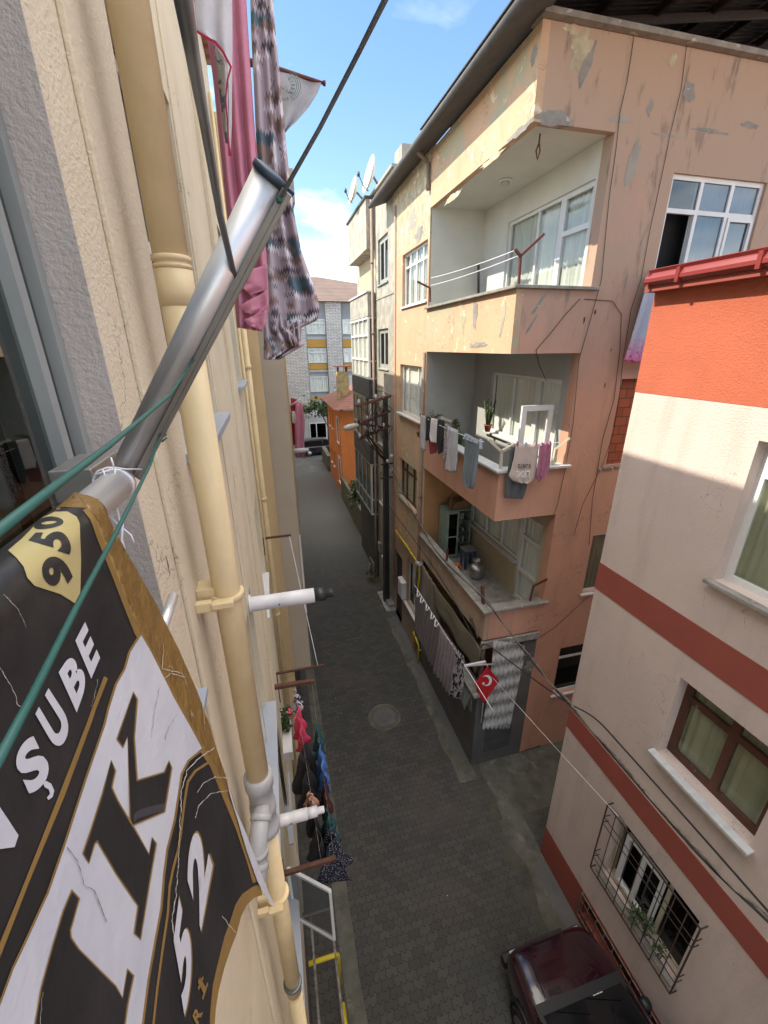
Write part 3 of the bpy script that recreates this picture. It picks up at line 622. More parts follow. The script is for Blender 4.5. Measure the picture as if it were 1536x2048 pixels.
bm = NB(); box(bm, (-6.1, 15.66, 11.205), (.8, 33.1, 11.4)); link('roof', bm, 'rust_roof', T2)
Fb2 = Face('x', .62, 1)
for k in range(3):
    for q in range(3): window(Face('x', .64, 1), 17+q*3.2, 18.4+q*3.2, 3.6+k*3, 5+k*3, T2, inset=-.02, curtain=None, glass='dark_glass')

# ================================================================ SALMON BUILDING
S = thing('apartment_building', (3.86, 10, 0), 'weathered salmon pink apartment block with three corner balconies', 'building')
FS = Face('x', 3.86, -1); FN = Face('y', 6.57, -1); FB = Face('x', 5.2, -1); FE = Face('y', 10.55, -1)
# street facade beyond the balconies
wall('street_wall_top', FS, 10.55, 13.5, 11.95, 13.6, [], 'bare_cement', S)
wall('street_wall', FS, 10.55, 13.5, 3.3, 11.95, [(10.66, 12.66, 10.62, 11.9), (10.72, 12.8, 7.7, 9.1), (11.05, 12.85, 4.95, 6.25)], 'salmon_peeling', S)
wall('street_wall_base', FS, 10.56, 13.5, -.02, 3.3, [(10.75, 11.9, 1.35, 3.1), (12.4, 13.4, 0, 2.7)], 'salmon_dirty', S)
window(FS, 10.66, 12.66, 10.62, 11.9, S, cols=(.25, .5, .75), rows=(.75,), inset=.08, sill=.05, sillm='white_frame', curtain='curtain_green', glass='glass')
window(FS, 10.72, 12.8, 7.7, 9.1, S, cols=(.3, .72), inset=.08, sill=.12, sillm='marble', curtain='curtain', glass='glass')
window(FS, 11.05, 12.85, 4.95, 6.25, S, cols=(.33, .72), rows=(.72,), inset=.1, fm='brown_wood', sill=.06, sillm='concrete', curtain='curtain', glass='glass_dusty', label='old brown wooden window in the street wall')
window(FS, 10.75, 11.9, 1.35, 3.1, S, cols=(.5,), inset=.1, sill=.1, sillm='white_frame', curtain='curtain_grey', glass='dark_glass')
bm = NB(); FS.box(bm, 12.4, 13.4, 0, 2.7, -.16, -.1); link('door', bm, 'charcoal', S)
# wall facing the alley and the camera
hN = [(6.38, 8.3, 10.68, 12.07), (6.18, 7.6, 4.52, 5.93), (5.88, 7.3, 1.7, 3.1)]
wall('alley_wall', FN, 5.2, 12, -.02, 13.5, hN+[(6.15, 7.3, 7.42, 9.02)], 'salmon', S)
bm = NB(); FN.box(bm, 6.15, 7.3, 7.42, 9.02, -.2, -.07); link('bricked_up_opening', bm, 'brick', S)
bm = NB()
for i in range(16): 
    c = FN.p(6.05+i*.085+random.uniform(-.03, .03), 7.4+random.uniform(-.05, .0), .0); r_ = random.uniform(.03, .06); box(bm, (c.x-r_, c.y-.03, c.z-r_*.6), (c.x+r_, c.y+.05, c.z+r_*.6))
link('broken_ledge', bm, 'concrete', S, bevel=.01)
window(FN, 6.38, 8.3, 10.68, 12.07, S, cols=(.34, .67), rows=(.66,), fw=.065, inset=.05, glass='glass_sky_tint', curtain='curtain', cur=(.3, 1), open_col=0, sashes=[(.67, 1, 0, .66)], sill=.03, sillm='white_frame')
window(FN, 6.18, 7.6, 4.52, 5.93, S, cols=(.6,), fw=.05, inset=.06, glass='glass_dusty', curtain='curtain_brown', sill=.05, sillm='white_frame')
window(FN, 5.88, 7.3, 1.7, 3.1, S, cols=(.6,), rows=(.74,), fw=.055, inset=.08, glass='dark_glass', curtain=None, sill=.05, sillm='white_frame')
bm = NB(); box(bm, (5.1, 6.25, 4.33), (5.1, 6.25, 4.33)); bm.free()
# remaining shell
bm = NB(); box(bm, (12.02, 6.6, 0), (12.2, 13.5, 14.3)); box(bm, (4.1, 13.3, 0), (12, 13.48, 13.4)); link('rear_wall', bm, 'salmon', S)
bm = NB(); box(bm, (5.62, 6.98, .02), (11.9, 13.2, 13.3)); link('sun_block_core', bm, 'interior', S)  # dark boxes added inside the hollow shell to keep sunlight out
bm = NB(); box(bm, (4.3, 10.9, .02), (5.6, 13.2, 13.3)); link('sun_block_core', bm, 'interior', S)
# roof slabs / balcony floors / parapets
def balcony(zf, zsof, ztop, level, m_street, m_side, coping, back, end, floor, ceil, backholes):
    """zf floor level, parapet from zsof up to ztop"""
    bm = NB(); box(bm, (3.98, 6.69, zf-.13), (5.2, 10.55, zf)); link('balcony_floor', bm, floor, S)
    bm = NB(); box(bm, (3.975, 6.685, zsof+.004), (5.2, 10.55, zf-.135)); link('balcony_ceiling', bm, ceil, S)
    bm = NB(); FS.box(bm, 6.57, 10.548, zsof, ztop, -.12, 0); link('balcony_parapet', bm, m_street, S)
    bm = NB(); FN.box(bm, 3.98, 5.198, zsof, ztop, -.118, 0); link('balcony_parapet', bm, m_side, S)
    if coping:
        bm = NB(); box(bm, (3.78, 6.49, ztop+.002), (4.04, 10.62, ztop+.05)); box(bm, (4.04, 6.49, ztop+.002), (5.32, 6.74, ztop+.05)); link('coping', bm, coping, S, bevel=.008)
balcony(9.62, 9.47, 10.42, 3, 'salmon_peeling', 'salmon', 'concrete', 0, 0, 'concrete', 'balcony_grey', 0)
balcony(6.65, 6.5, 7.46, 2, 'salmon', 'salmon', 'marble', 0, 0, 'concrete', 'balcony_brown', 0)
balcony(3.93, 3.74, 4.46, 1, 'salmon_dirty', 'salmon', 'concrete', 0, 0, 'concrete', 'balcony_cream', 0)
bm = NB(); FS.box(bm, 6.57, 10.548, 12.46, 13.5, -.12, 0); link('fascia', bm, 'salmon_peeling', S)
bm = NB(); FN.box(bm, 3.98, 5.198, 12.46, 13.5, -.118, 0); link('fascia', bm, 'salmon', S)
bm = NB(); box(bm, (3.975, 6.685, 12.47), (5.2, 10.55, 12.6)); link('balcony_ceiling', bm, 'balcony_white', S)
for (z0, z1, mb, me_, hs) in ((9.62, 12.47, 'balcony_white', 'balcony_white', [(6.85, 9.45, 9.63, 12.0)]), (6.65, 9.474, 'balcony_grey', 'balcony_grey', [(6.95, 9.6, 6.66, 9.0)]), (3.93, 6.504, 'balcony_cream', 'balcony_brown', [(6.9, 10.2, 3.94, 6.1)]), (0, 3.744, 'balcony_brown', 'balcony_brown', [])):
    hs2 = []
    for (a, b, z, y) in hs: hs2 += [(a, a+.82, z, y), (a+.82, b, z+.95, y)]
    wall('balcony_back_wall', FB, 6.792, 10.55, z0, z1, hs2, mb, S, th=.15)
    bm = NB(); FE.box(bm, 3.9 if z0 else 3.95, 5.2, z0, z1, -.12, .004 if z0 else 0); link('balcony_end_wall', bm, me_, S)
def bwin(a, b, z, y, curt, cols, gl='glass', doorpane=True):
    window(FB, a+.82, b, z+.95, y, S, cols=cols, fw=.055, inset=.05, fm='white_frame', glass=gl, curtain=curt, sill=.1, sillm='marble')
    if doorpane: window(FB, a, a+.815, z, y, S, cols=(), rows=(.36, .75), fw=.08, inset=.05, fm='white_frame', glass=gl, curtain=curt, name='door')
bwin(6.85, 9.45, 9.63, 12.0, 'curtain_green', (.4,), 'glass')
bwin(6.95, 9.6, 6.66, 9.0, 'curtain', (.5,), 'glass')
bwin(6.9, 10.2, 3.94, 6.1, 'curtain', (.33, .66), 'glass')
# open door leaf on the middle balcony
FD = Face('y', 6.98, -1)
a0, z1 = FD.px(1046, 812); a1, z0 = FD.px(1112, 1010)
window(FD, a0, 5.12, 6.68, z1, S, cols=(), rows=(), fw=.1, inset=0, curtain=None, glass='glass', label='white door leaf standing open on the middle balcony')
# ground floor veranda under the balconies
bm = NB(); FS.box(bm, 6.57, 10.54, -.02, 2.2, -.14, 0); link('veranda_wall', bm, 'grey_base', S)
bm = NB(); FN.box(bm, 4.0, 5.198, -.02, 1.35, -.14, .003); FN.box(bm, 4.86, 5.198, 1.352, 3.5, -.14, .003); link('veranda_wall', bm, 'grey_base', S)
bm = NB(); FN.box(bm, 4.16, 4.86, .35, 1.15, .0, .015); FN.box(bm, 4.3, 4.42, .78, .8, .015, .022); FN.box(bm, 4.56, 4.7, .78, .8, .015, .022); link('meter_hatch', bm, 'charcoal', S)
bm = NB(); box(bm, (3.75, 6.5, 2.203), (4.05, 10.5, 2.24)); link('coping', bm, 'concrete', S)
bm = NB(); box(bm, (3.88, 6.6, 2.2), (3.96, 6.68, 3.74)); link('corner_post', bm, 'iron_worn', S)
bm = NB(); box(bm, (3.8, 6.5, 3.56), (5.2, 6.56, 3.737)); link('broken_render', bm, 'concrete', S, bevel=.02)
bm = NB(); box(bm, (4.1, 6.8, 0), (5.1, 10.4, .05)); link('veranda_floor', bm, 'concrete', S)
# roof: street eave with gutter, metal sheets over the flat top
ev = Vector
bm = NB(); prism(bm, [(3.42, 6.2, 13.40), (3.42, 6.2, 13.56), (3.9, 6.2, 13.72), (3.9, 6.2, 13.56)], (0, 8.25, 0)); link('eave', bm, 'soffit_dark', S)
bm = NB(); tube(bm, [(3.40, 6.15, 13.46), (3.40, 14.5, 13.46)], .065, 10); link('gutter', bm, 'soffit_dark', S)
bm = NB(); prism(bm, [(3.55, 4.1, 13.78), (3.55, 4.1, 13.80), (12.5, 4.1, 15.20), (12.5, 4.1, 15.18)], (0, 6.4, 0))
link('roof_sheeting', bm, 'old_metal_roof', S)
bm = NB()
for i in range(9): beam(bm, (4.0+i, 4.15, 13.79+.156*i), (4.0+i, 10.4, 13.79+.156*i), .06, .1)
for i in range(7): beam(bm, (3.6, 4.4+i*.9, 13.66), (12.4, 4.4+i*.9, 15.04), .05, .09)
link('roof_batten', bm, 'iron_black', S)
bm = NB(); box(bm, (3.82, 6.46, 13.505), (12.1, 6.78, 13.57)); link('coping', bm, 'concrete', S)
# bare and crumbled patches where the render has come away
def splat(F, x, y, wa, wz, m, name='bare_patch', parent=S, sd=0, d=.004, n=22, skew=0):
    a0, z0 = F.px(x, y); rnd = random.Random(sd+x*7+y); bm = NB(); vs_ = []
    for k in range(n):
        t = 6.283*k/n; q = rnd.uniform(.55, 1.15); z = wz*q*math.sin(t); vs_.append(bm.verts.new(F.p(a0+wa*q*math.cos(t)+skew*z, z0+z, d)))
    ce = bm.verts.new(F.p(a0, z0, d+.002))
    for k in range(n): bm.faces.new([vs_[k], vs_[(k+1) % n], ce])
    return link(name, bm, m, parent)
for k, (x, y, wa, wz, m, sk) in enumerate(((1107, 236, .3, .1, 'concrete', 0), (1162, 98, .16, .22, 'bare_cement', .2), (1172, 130, .09, .26, 'concrete', .3), (1150, 60, .2, .06, 'bare_cement', 0), (1378, 182, .13, .16, 'concrete', -.4), (1265, 330, .09, .36, 'grey_panel', .1), (1300, 215, .05, .12, 'concrete', 0), (1345, 120, .07, .08, 'bare_cement', 0), (1500, 250, .2, .05, 'concrete', 0), (1420, 262, .4, .035, 'concrete', 0), (1330, 270, .3, .02, 'grey_panel', 0), (1240, 240, .2, .05, 'grey_panel', .4), (1078, 608, .04, .2, 'concrete', .7), (1062, 650, .03, .16, 'concrete', .6), (1168, 640, .02, .06, 'rust', 0), (1190, 625, .02, .05, 'rust', 0), (1222, 700, .012, .04, 'rust', 0), (1210, 770, .015, .05, 'rust', 0), (1048, 1310, .2, .03, 'concrete', 0), (1060, 1330, .14, .2, 'concrete', 0), (1065, 1500, .5, .12, 'moss_concrete', 0))): splat(FN, x, y, wa, wz, m, sd=k, skew=sk)
for k, (x, y, wa, wz, m, sk) in enumerate(((925, 640, .16, .34, 'bare_cement', .1), (950, 628, .12, .28, 'concrete', .1), (905, 650, .1, .3, 'bare_cement', 0), (1006, 640, .06, .3, 'grey_render', -.2), (958, 690, .4, .06, 'concrete', 0), (885, 690, .3, .08, 'bare_cement', 0), (1060, 200, .14, .25, 'bare_cement', 0), (1040, 262, .4, .05, 'concrete', 0), (985, 318, .5, .05, 'bare_cement', 0), (905, 395, .5, .06, 'bare_cement', 0), (1068, 110, .1, .1, 'concrete', 0), (885, 890, .55, .2, 'moss_concrete', 0), (905, 930, .4, .12, 'bare_cement', 0), (945, 1245, .18, .12, 'moss_concrete', .5), (925, 1215, .12, .1, 'grey_panel', .5), (880, 1135, .08, .1, 'bare_cement', .5), (955, 1265, .1, .14, 'concrete', 0), (838, 470, .3, .2, 'concrete', 0), (825, 440, .3, .25, 'grey_panel', 0))): splat(FS, x, y, wa, wz, m, sd=k+50, skew=sk)
# loose things on its balconies
lp = thing('ceiling_lamp', tuple(on('z', 12.47, 1011, 360)), 'round white ceiling lamp under the top balcony slab', 'lamp')
q = on('z', 12.465, 1011, 360); bm = NB(); lathe(bm, q, [(.12, 0), (.12, -.03), (.09, -.035)], 20); link('base', bm, 'white_frame', lp)
bm = NB(); lathe(bm, q, [(.088, -.036), (.08, -.07), (.05, -.095), (.01, -.1)], 20); link('shade', bm, 'lamp_glass', lp)
q = on('z', 12.46, 1080, 268); bm = NB(); tube(bm, [q, q+Vector((0, 0, -.1)), q+Vector((.03, 0, -.2)), q+Vector((.0, 0, -.3)), q+Vector((-.035, 0, -.2)), q+Vector((0, 0, -.1))], .012, 6)
setp(link('iron_hook', bm, 'rust'), 'rusty wire loop hanging from the edge of the top balcony ceiling', 'hook')

# ================================================================ GREY BUILDING
G = thing('apartment_building', (3.86, 17, 0), 'grey plastered block with narrow louvred windows and a projecting balcony stack', 'building')
hG = [(14.25, 15.5, 11.5, 12.8), (14.25, 15.6, 8.88, 10.15), (14.25, 15.7, 6.15, 7.5), (14.25, 15.6, 3.75, 5.0)]
wall('street_wall', Face('x', 3.88, -1), 13.52, 16.1, 9.0-.15, 14.15, hG, 'grey_render', G)
wall('street_wall', Face('x', 3.88, -1), 13.52, 16.1, -.02, 8.85, hG, 'grey_panel', G)
for i, (a, b, z, y) in enumerate(hG): window(Face('x', 3.88, -1), a, b, z, y, G, cols=(.5,), fw=.14, inset=.06, fm='window_grey' if i < 3 else 'white_frame', glass='dark_glass', curtain=None, sill=.05, sillm='white_frame' if i == 3 else 'window_grey')
bm = NB(); box(bm, (3.86, 13.52, 11.08), (3.877, 16.1, 11.12)); box(bm, (3.86, 13.52, 8.1), (3.877, 16.1, 8.14)); box(bm, (3.86, 13.52, 5.6), (3.877, 16.1, 5.64)); link('band', bm, 'grey_panel', G)
bm = NB(); box(bm, (4.15, 13.6, 0), (11, 20.4, 14.1)); link('core', bm, 'grey_render', G)
bm = NB(); box(bm, (3.8, 13.55, 14.152), (11, 19.3, 14.22)); link('roof_edge', bm, 'grey_panel', G)
bm = NB(); box(bm, (4.1, 13.6, 14.225), (4.9, 14.3, 14.7)); link('stair_head', bm, 'grey_panel', G)
FY = Face('x', 3.6, -1); Y0, Y1 = 15.95, 19.3
bm = NB(); box(bm, (3.6, Y0, 12.65), (4.15, Y1, 14.05)); link('bay_parapet', bm, 'grey_render', G)
bm = NB(); box(bm, (3.55, Y0-.05, 14.052), (4.2, Y1+.05, 14.12)); link('bay_capping', bm, 'charcoal', G)
bm = NB(); box(bm, (3.6, Y0, 10.75), (3.75, Y1, 11.35)); box(bm, (3.75, Y0, 10.75), (4.15, Y0+.12, 11.35)); box(bm, (3.6, Y0, 10.6), (4.15, Y1, 10.75)); link('bay_balcony', bm, 'grey_render', G)
bm = NB(); box(bm, (3.55, Y0-.04, 11.352), (3.8, Y1, 11.40)); link('bay_rail', bm, 'white_frame', G)
bm = NB(); box(bm, (4.02, Y0+.13, 11.36), (4.14, Y1, 12.64)); link('bay_recess', bm, 'balcony_cream', G)
for (z0, z1) in ((8.45, 10.58), (6.0, 7.75), (3.0, 5.2)):
    window(FY, Y0+.08, Y1, z0, z1, G, cols=(.25, .5, .75), rows=(.32, .72) if z0 > 8 else (.3,), fw=.07, inset=.0, glass='glass' if z0 > 8 else 'dark_glass', fm='white_frame' if z0 > 8 else 'window_grey', curtain='curtain' if z0 > 8 else 'curtain_grey')
    window(Face('y', Y0, -1), 3.61, 4.13, z0, z1, G, cols=(), rows=(.3,), fw=.06, inset=0, glass='glass', curtain=None)
for za, zb_ in ((7.77, 8.43), (5.22, 5.98)): bm = NB(); box(bm, (3.58, Y0-.02, za), (4.15, Y1, zb_)); link('bay_band', bm, 'charcoal', G)
bm = NB(); box(bm, (3.8, Y0, 0), (4.15, Y1, 2.98)); link('ground_floor', bm, 'charcoal', G)
bm = NB(); tube(bm, [(3.76, 15.85, 14.0), (3.76, 15.85, 3.2), (3.72, 15.8, 2.9), (3.72, 15.7, .3)], .05, 8)
for z in (12.2, 10, 7.8, 5.5): lathe(bm, (3.76, 15.85, z), [(.06, 0), (.06, .06)], 8)
setp(link('drain_pipe', bm, 'pipe_old'), 'weathered brown drain pipe down the grey block beside its balcony stack', 'pipe')
for (px, py, rr, lab) in ((745, 352, .50, 'larger satellite dish on the grey roof, the higher of the two'), (712, 384, .40, 'smaller satellite dish on the grey roof, to the left of the larger one')):
    c = on('y', 15.9 if rr > .45 else 17.2, px, py); base = Vector((c.x+.25, c.y+.1, 14.1))
    t = thing('satellite_dish', tuple(base), lab, 'satellite dish', 'satellite dishes on the roof')
    ax_ = Vector((-.93, -.05, .25)).normalized(); bm = NB(); lathe(bm, (0, 0, 0), [(.001, 0), (rr*.5, .03), (rr*.8, .09), (rr, .15), (rr+.015, .15), (rr*.8, .075), (rr*.5, .012), (.001, -.02)], 28)
    Mx = Matrix.Translation(c)@ax_.to_track_quat('Z', 'Y').to_matrix().to_4x4(); bmesh.ops.transform(bm, matrix=Mx, verts=bm.verts); link('reflector', bm, 'dish_white', t)
    bm = NB(); beam(bm, c-ax_*.02, base+Vector((0, 0, .3)), .05, .05); tube(bm, [base+Vector((0, 0, .35)), base], .03, 8); link('mast', bm, 'iron_worn', t)
    lo = c-Vector((0, 0, rr*.9))+ax_*.15; fp = c+ax_*rr*.95-Vector((0, 0, rr*.25)); bm = NB(); tube(bm, [lo, lo.lerp(fp, .5)+Vector((0, 0, -.08)), fp], .018, 6); link('feed_arm', bm, 'iron_worn', t)
    bm = NB(); lathe(bm, fp, [(.04, -.05), (.05, .0), (.035, .07)], 10); link('feed_horn', bm, 'black_plastic', t)

# ================================================================ PINK BUILDING (right, near)
K = thing('house', (4.4, 1, 0), 'pale pink stucco house with brick red bands at the right edge of the photo', 'house')
FK = Face('x', 4.4, -1)
hK = [(.9, 2.9, 7.25, 8.75), (1.76, 2.92, 4.68, 5.9), (1.86, 3.15, 1.75, 3.08)]
wall('wall_upper', FK, -8, 4.45, 6.652, 9.048, hK, 'pink_stucco', K)
wall('band_upper', Face('x', 4.392, -1), -8, 4.455, 6.232, 6.65, [], 'red_band', K)
wall('wall_middle', FK, -8, 4.45, 3.852, 6.23, hK, 'pink_stucco', K)
wall('band_lower', Face('x', 4.392, -1), -8, 4.455, 3.452, 3.85, [], 'red_band', K)
wall('wall_lower', FK, -8, 4.45, .782, 3.45, hK, 'pink_stucco', K)
wall('wall_base', Face('x', 4.392, -1), -8, 4.455, -.02, .78, [(-1.5, 3.3, .25, .7)], 'red_band', K)
wall('wall_top', Face('x', 4.396, -1), -8, 4.452, 9.05, 10.35, [], 'red_stucco', K)
bm = NB(); box(bm, (4.64, 4.25, 0), (11, 4.45, 10.2)); box(bm, (10.9, -8, 0), (11, 4.24, 10.2)); link('side_wall', bm, 'pink_stucco', K)
window(FK, .9, 2.9, 7.25, 8.75, K, cols=(.5,), rows=(.78,), fw=.07, inset=.13, glass='glass_dusty', curtain='curtain_green', sill=.09, sillm='concrete')
window(FK, 1.76, 2.92, 4.68, 5.9, K, cols=(.48,), rows=(.75,), fw=.09, inset=.15, fm='brown_wood', glass='glass_dusty', curtain='curtain_green', sill=.1, sillm='marble', label='brown wooden window with net curtains and a marble sill')
fw_ = window(FK, 1.86, 3.15, 1.75, 3.08, K, cols=(.35, .66), fw=.05, inset=.13, fm='cream_frame', glass='dark_glass', curtain=None, sill=.09, sillm='concrete', open_col=2)
bm = NB(); FK.box(bm, 2.3, 2.98, 1.85, 2.95, -.1, -.08); 
bm.free(); bm = NB()
for (y0_, y1_, z0_, z1_) in ((2.35, 2.41, 1.85, 2.9), (2.93, 2.99, 1.85, 2.9), (2.41, 2.93, 1.85, 1.91), (2.41, 2.93, 2.84, 2.9), (2.65, 2.7, 1.91, 2.84)): FK.box(bm, y0_, y1_, z0_, z1_, -.1, -.05)
link('inner_sash', bm, 'white_frame', K)
bm = NB(); box(bm, (4.95, -7.8, .02), (10.8, 4.1, 10.1)); link('sun_block_core', bm, 'interior', K)  # added dark box, stops sunlight filling the empty house
# roof and gutter
bm = NB(); E0 = [(4.22, -8.4, 10.3), (4.22, 4.5, 10.3), (11.4, 4.5, 10.3), (11.4, -8.4, 10.3)]
E1 = [(7.3, -5, 11.05), (7.3, 1.6, 11.05), (8, 1.6, 11.05), (8, -5, 11.05)]
a = [bm.verts.new(p) for p in E0]; b = [bm.verts.new(p) for p in E1]
for i in range(4): bm.faces.new([a[i], a[(i+1) % 4], b[(i+1) % 4], b[i]])
bm.faces.new(b); bm.faces.new(a[::-1]); link('roof', bm, 'orange_tiles', K)
bm = NB(); box(bm, (4.25, -8.3, 10.15), (11.3, 4.46, 10.28)); link('soffit', bm, 'red_band', K)
bm = NB()
pr = [(0, 0), (-.035, -.055), (-.035, -.09), (-.0, -.12), (.07, -.12), (.07, -.10), (.0, -.1), (-.02, -.08), (-.02, -.05), (.015, 0)]
prism(bm, [(4.22+x, -8.3, 10.33+z) for x, z in pr], (0, 12.72, 0)); box(bm, (4.2, 4.37, 10.2), (4.3, 4.4, 10.33)); prism(bm, [(4.22, -8.3, 10.33), (4.2, -8.3, 10.36), (4.22, -8.3, 10.37), (4.26, -8.3, 10.33)], (0, 12.7, 0))
g_ = link('gutter', bm, 'gutter_red', K)
for y in (4.0, 3.2, 2.3, 1.4): bm = NB(); box(bm, (4.175, y-.02, 10.2), (4.3, y+.02, 10.34)); link('gutter_bracket', bm, 'gutter_red', g_)
# window grille
def grille(name, y0, y1, z0, z1, out, nv, hz, m, lab, r_=.007):
    bm = NB(); X = 4.4-out
    for a, b in (((X, y0, z0), (X, y1, z0)), ((X, y0, z1), (X, y1, z1)), ((X, y0, z0), (X, y0, z1)), ((X, y1, z0), (X, y1, z1))): beam(bm, a, b, .016, .016)
    for y in (y0, y1):
        for z in (z0, z1): beam(bm, (X, y, z), (4.41, y, z), .014, .014)
    for i in range(1, nv): tube(bm, [(X, y0+(y1-y0)*i/nv, z0), (X, y0+(y1-y0)*i/nv, z1)], r_, 6)
    for h in hz:
        z = z0+(z1-z0)*h; tube(bm, [(X-.004, y0, z), (X-.004, y1, z)], r_*.9, 6)
        for y in (y0, y1): tube(bm, [(X, y, z), (4.41, y, z)], r_*.9, 6)
    return link(name, bm, m, K, label=lab)
grille('window_grille', 1.78, 3.28, 1.66, 3.16, .11, 9, (.18, .27, .73, .82), 'iron_black', 'black iron grille caging the lower window')
grille('basement_grille', -1.4, 3.35, .2, .76, .04, 26, (.3, .72), 'iron_worn', 'low worn metal grille behind the maroon car')
bm = NB(); leaves(bm, (4.36, 2.3, 1.95), .28, 260, .06, 3, (.2, 1.2, .7)); setp(link('window_plant', bm, 'leaf_dark'), 'green plant growing behind the black iron window grille', 'plant')

# ================================================================ ORANGE HOUSE
O = thing('house', (4.2, 29, 0), 'bright orange two storey house with a rusty metal roof and chimney', 'house')
FO = Face('x', 4.15, -1); FO2 = Face('y', 27, -1)
hO = [(27.6, 28.4, 3.6, 5.2), (30.2, 30.7, 4.1, 5.2), (31.6, 32.1, 4.1, 5.2), (27.6, 28.4, .8, 2.5), (30.2, 30.7, 1.3, 2.4), (31.6, 32.1, 1.3, 2.4)]
wall('street_wall', FO, 27.221, 33.2, 0, 5.86, hO, 'orange_paint', O)
wall('end_wall', FO2, 4.15, 11, 0, 5.86, [], 'orange_paint', O)
bm = NB(); box(bm, (4.37, 27.22, 5.3), (11, 33.2, 5.9)); link('ceiling', bm, 'interior', O)
for q in hO: window(FO, *q, O, cols=(), inset=.08, fw=.07, glass='dark_glass' if q[0] > 29 or q[2] < 2 else 'glass', curtain='curtain_green' if q[2] > 3 else None, sill=.1, sillm='white_frame')
bm = NB()
for q in hO[:1]+hO[3:4]:
    a, b, z, y = q
    for r_ in ((a-.1, a, z-.1, y+.1), (b, b+.1, z-.1, y+.1), (a, b, y, y+.1)): FO.box(bm, *r_, .002, .05)
link('window_surround', bm, 'white_frame', O)
bm = NB(); a = [bm.verts.new(p) for p in ((3.7, 26.5, 5.95), (3.7, 33.8, 5.95), (11.5, 33.8, 5.95), (11.5, 26.5, 5.95))]; b = [bm.verts.new(p) for p in ((6.4, 29.6, 7.35), (6.4, 30.4, 7.35), (9, 30.4, 7.35), (9, 29.6, 7.35))]
for i in range(4): bm.faces.new([a[i], a[(i+1) % 4], b[(i+1) % 4], b[i]])
bm.faces.new(b); bm.faces.new(a[::-1]); rf = link('roof', bm, 'rust_roof', O)
bm = NB(); box(bm, (4.3, 26.6, 5.86), (11.4, 26.75, 5.945)); box(bm, (3.95, 26.6, 5.86), (4.1, 27.2, 5.945)); link('white_eave', bm, 'white_frame', O)
bm = NB(); box(bm, (4.35, 28.7, 6.0), (5.1, 29.3, 8.05)); ch = link('chimney', bm, 'chimney_render', rf)
ch_root = O
bm = NB(); box(bm, (4.2, 28.55, 8.36), (5.25, 29.45, 8.41))
for x in (4.4, 4.97): box(bm, (x, 28.8, 8.05), (x+.08, 28.9, 8.36)); box(bm, (x, 29.1, 8.05), (x+.08, 29.2, 8.36))
link('chimney_cap', bm, 'rust_red', O)
# garden wall, hedge
gw = setp(link('garden_wall', (lambda bm: (box(bm, (4.0, 19.6, 0), (4.2, 26.98, 1.5)), bm)[1])(NB()), 'moss_concrete'), 'low mossy concrete wall between the grey block and the orange house', 'wall')
bm = NB(); box(bm, (3.96, 33.6, 0), (4.3, 37.5, 1.3)); setp(link('garden_wall', bm, 'moss_concrete'), 'low grey wall past the orange house by the road junction', 'wall')
def bush(name, c, r, n, s, lab, cat, sq, m='leaf_dark', stem=True, seed=1):
    t = thing(name, (c[0], c[1], 0), lab, cat); bm = NB(); leaves(bm, c, r, n, s, seed, sq); link('crown', bm, m, t)
    bm = NB(); rnd = random.Random(seed)
    z0 = t.location.z
    tube(bm, [(c[0], c[1], 0), (c[0]+.05, c[1], c[2]*.5), (c[0], c[1], c[2])], [.07*r+.03, .05*r+.02, .02], 8)
    for k in range(6): tube(bm, [(c[0], c[1], c[2]*.6), Vector(c)+Vector((rnd.uniform(-1, 1)*sq[0], rnd.uniform(-1, 1)*sq[1], rnd.uniform(0, .6)))*r*.8], [.03, .01], 5)
    link('trunk', bm, 'bark', t)
bush('bush', (4.35, 22.5, 1.9), .95, 1300, .2, 'leafy green bush over the garden wall beside the orange house', 'bush', (.5, 1.1, .8), seed=4)
bush('tree', (4.9, 39.6, 4.4), 1.6, 1500, .3, 'small dark green tree behind the black estate car', 'tree', (1.1, .7, .45), seed=8)

# ================================================================ FAR BUILDING
Q = thing('apartment_building', (5, 45, 0), 'grey and ochre apartment block with rough stone piers closing the far end of the street', 'building')
FQ = Face('y', 45, -1)
bm = NB(); box(bm, (-14, 45, 0), (22, 56, 13.6)); link('walls', bm, 'far_grey', Q)
bm = NB(); a = [bm.verts.new(p) for p in ((-14.7, 44.3, 13.62), (22.7, 44.3, 13.62), (22.7, 57, 13.62), (-14.7, 57, 13.62))]; b = [bm.verts.new(p) for p in ((-9, 50, 16.4), (6, 50, 16.4), (6, 51, 16.4), (-9, 51, 16.4))]
for i in range(4): bm.faces.new([a[i], a[(i+1) % 4], b[(i+1) % 4], b[i]])
bm.faces.new(b); bm.faces.new(a[::-1]); link('roof', bm, 'far_roof', Q)
def fx(x, y): return FQ.px(x, y, .1)
piers = [(594, 620), (655, 683)]
bays = [(-2.6, 1.2), (3.95, 5.85), (7.5, 9.6), (11.6, 13.4)]
for (a, b) in ((-4.6, -2.7), (1.75, 3.9), (5.9, 7.4), (9.8, 11.4)):
    bm = NB(); FQ.box(bm, a, b, 2.9, 13.55, .0, .35); link('stone_pier', bm, 'far_stone', Q)
bm = NB(); FQ.box(bm, -13, 21, 0, 2.88, .0, .2); link('ground_floor', bm, 'far_pale', Q)
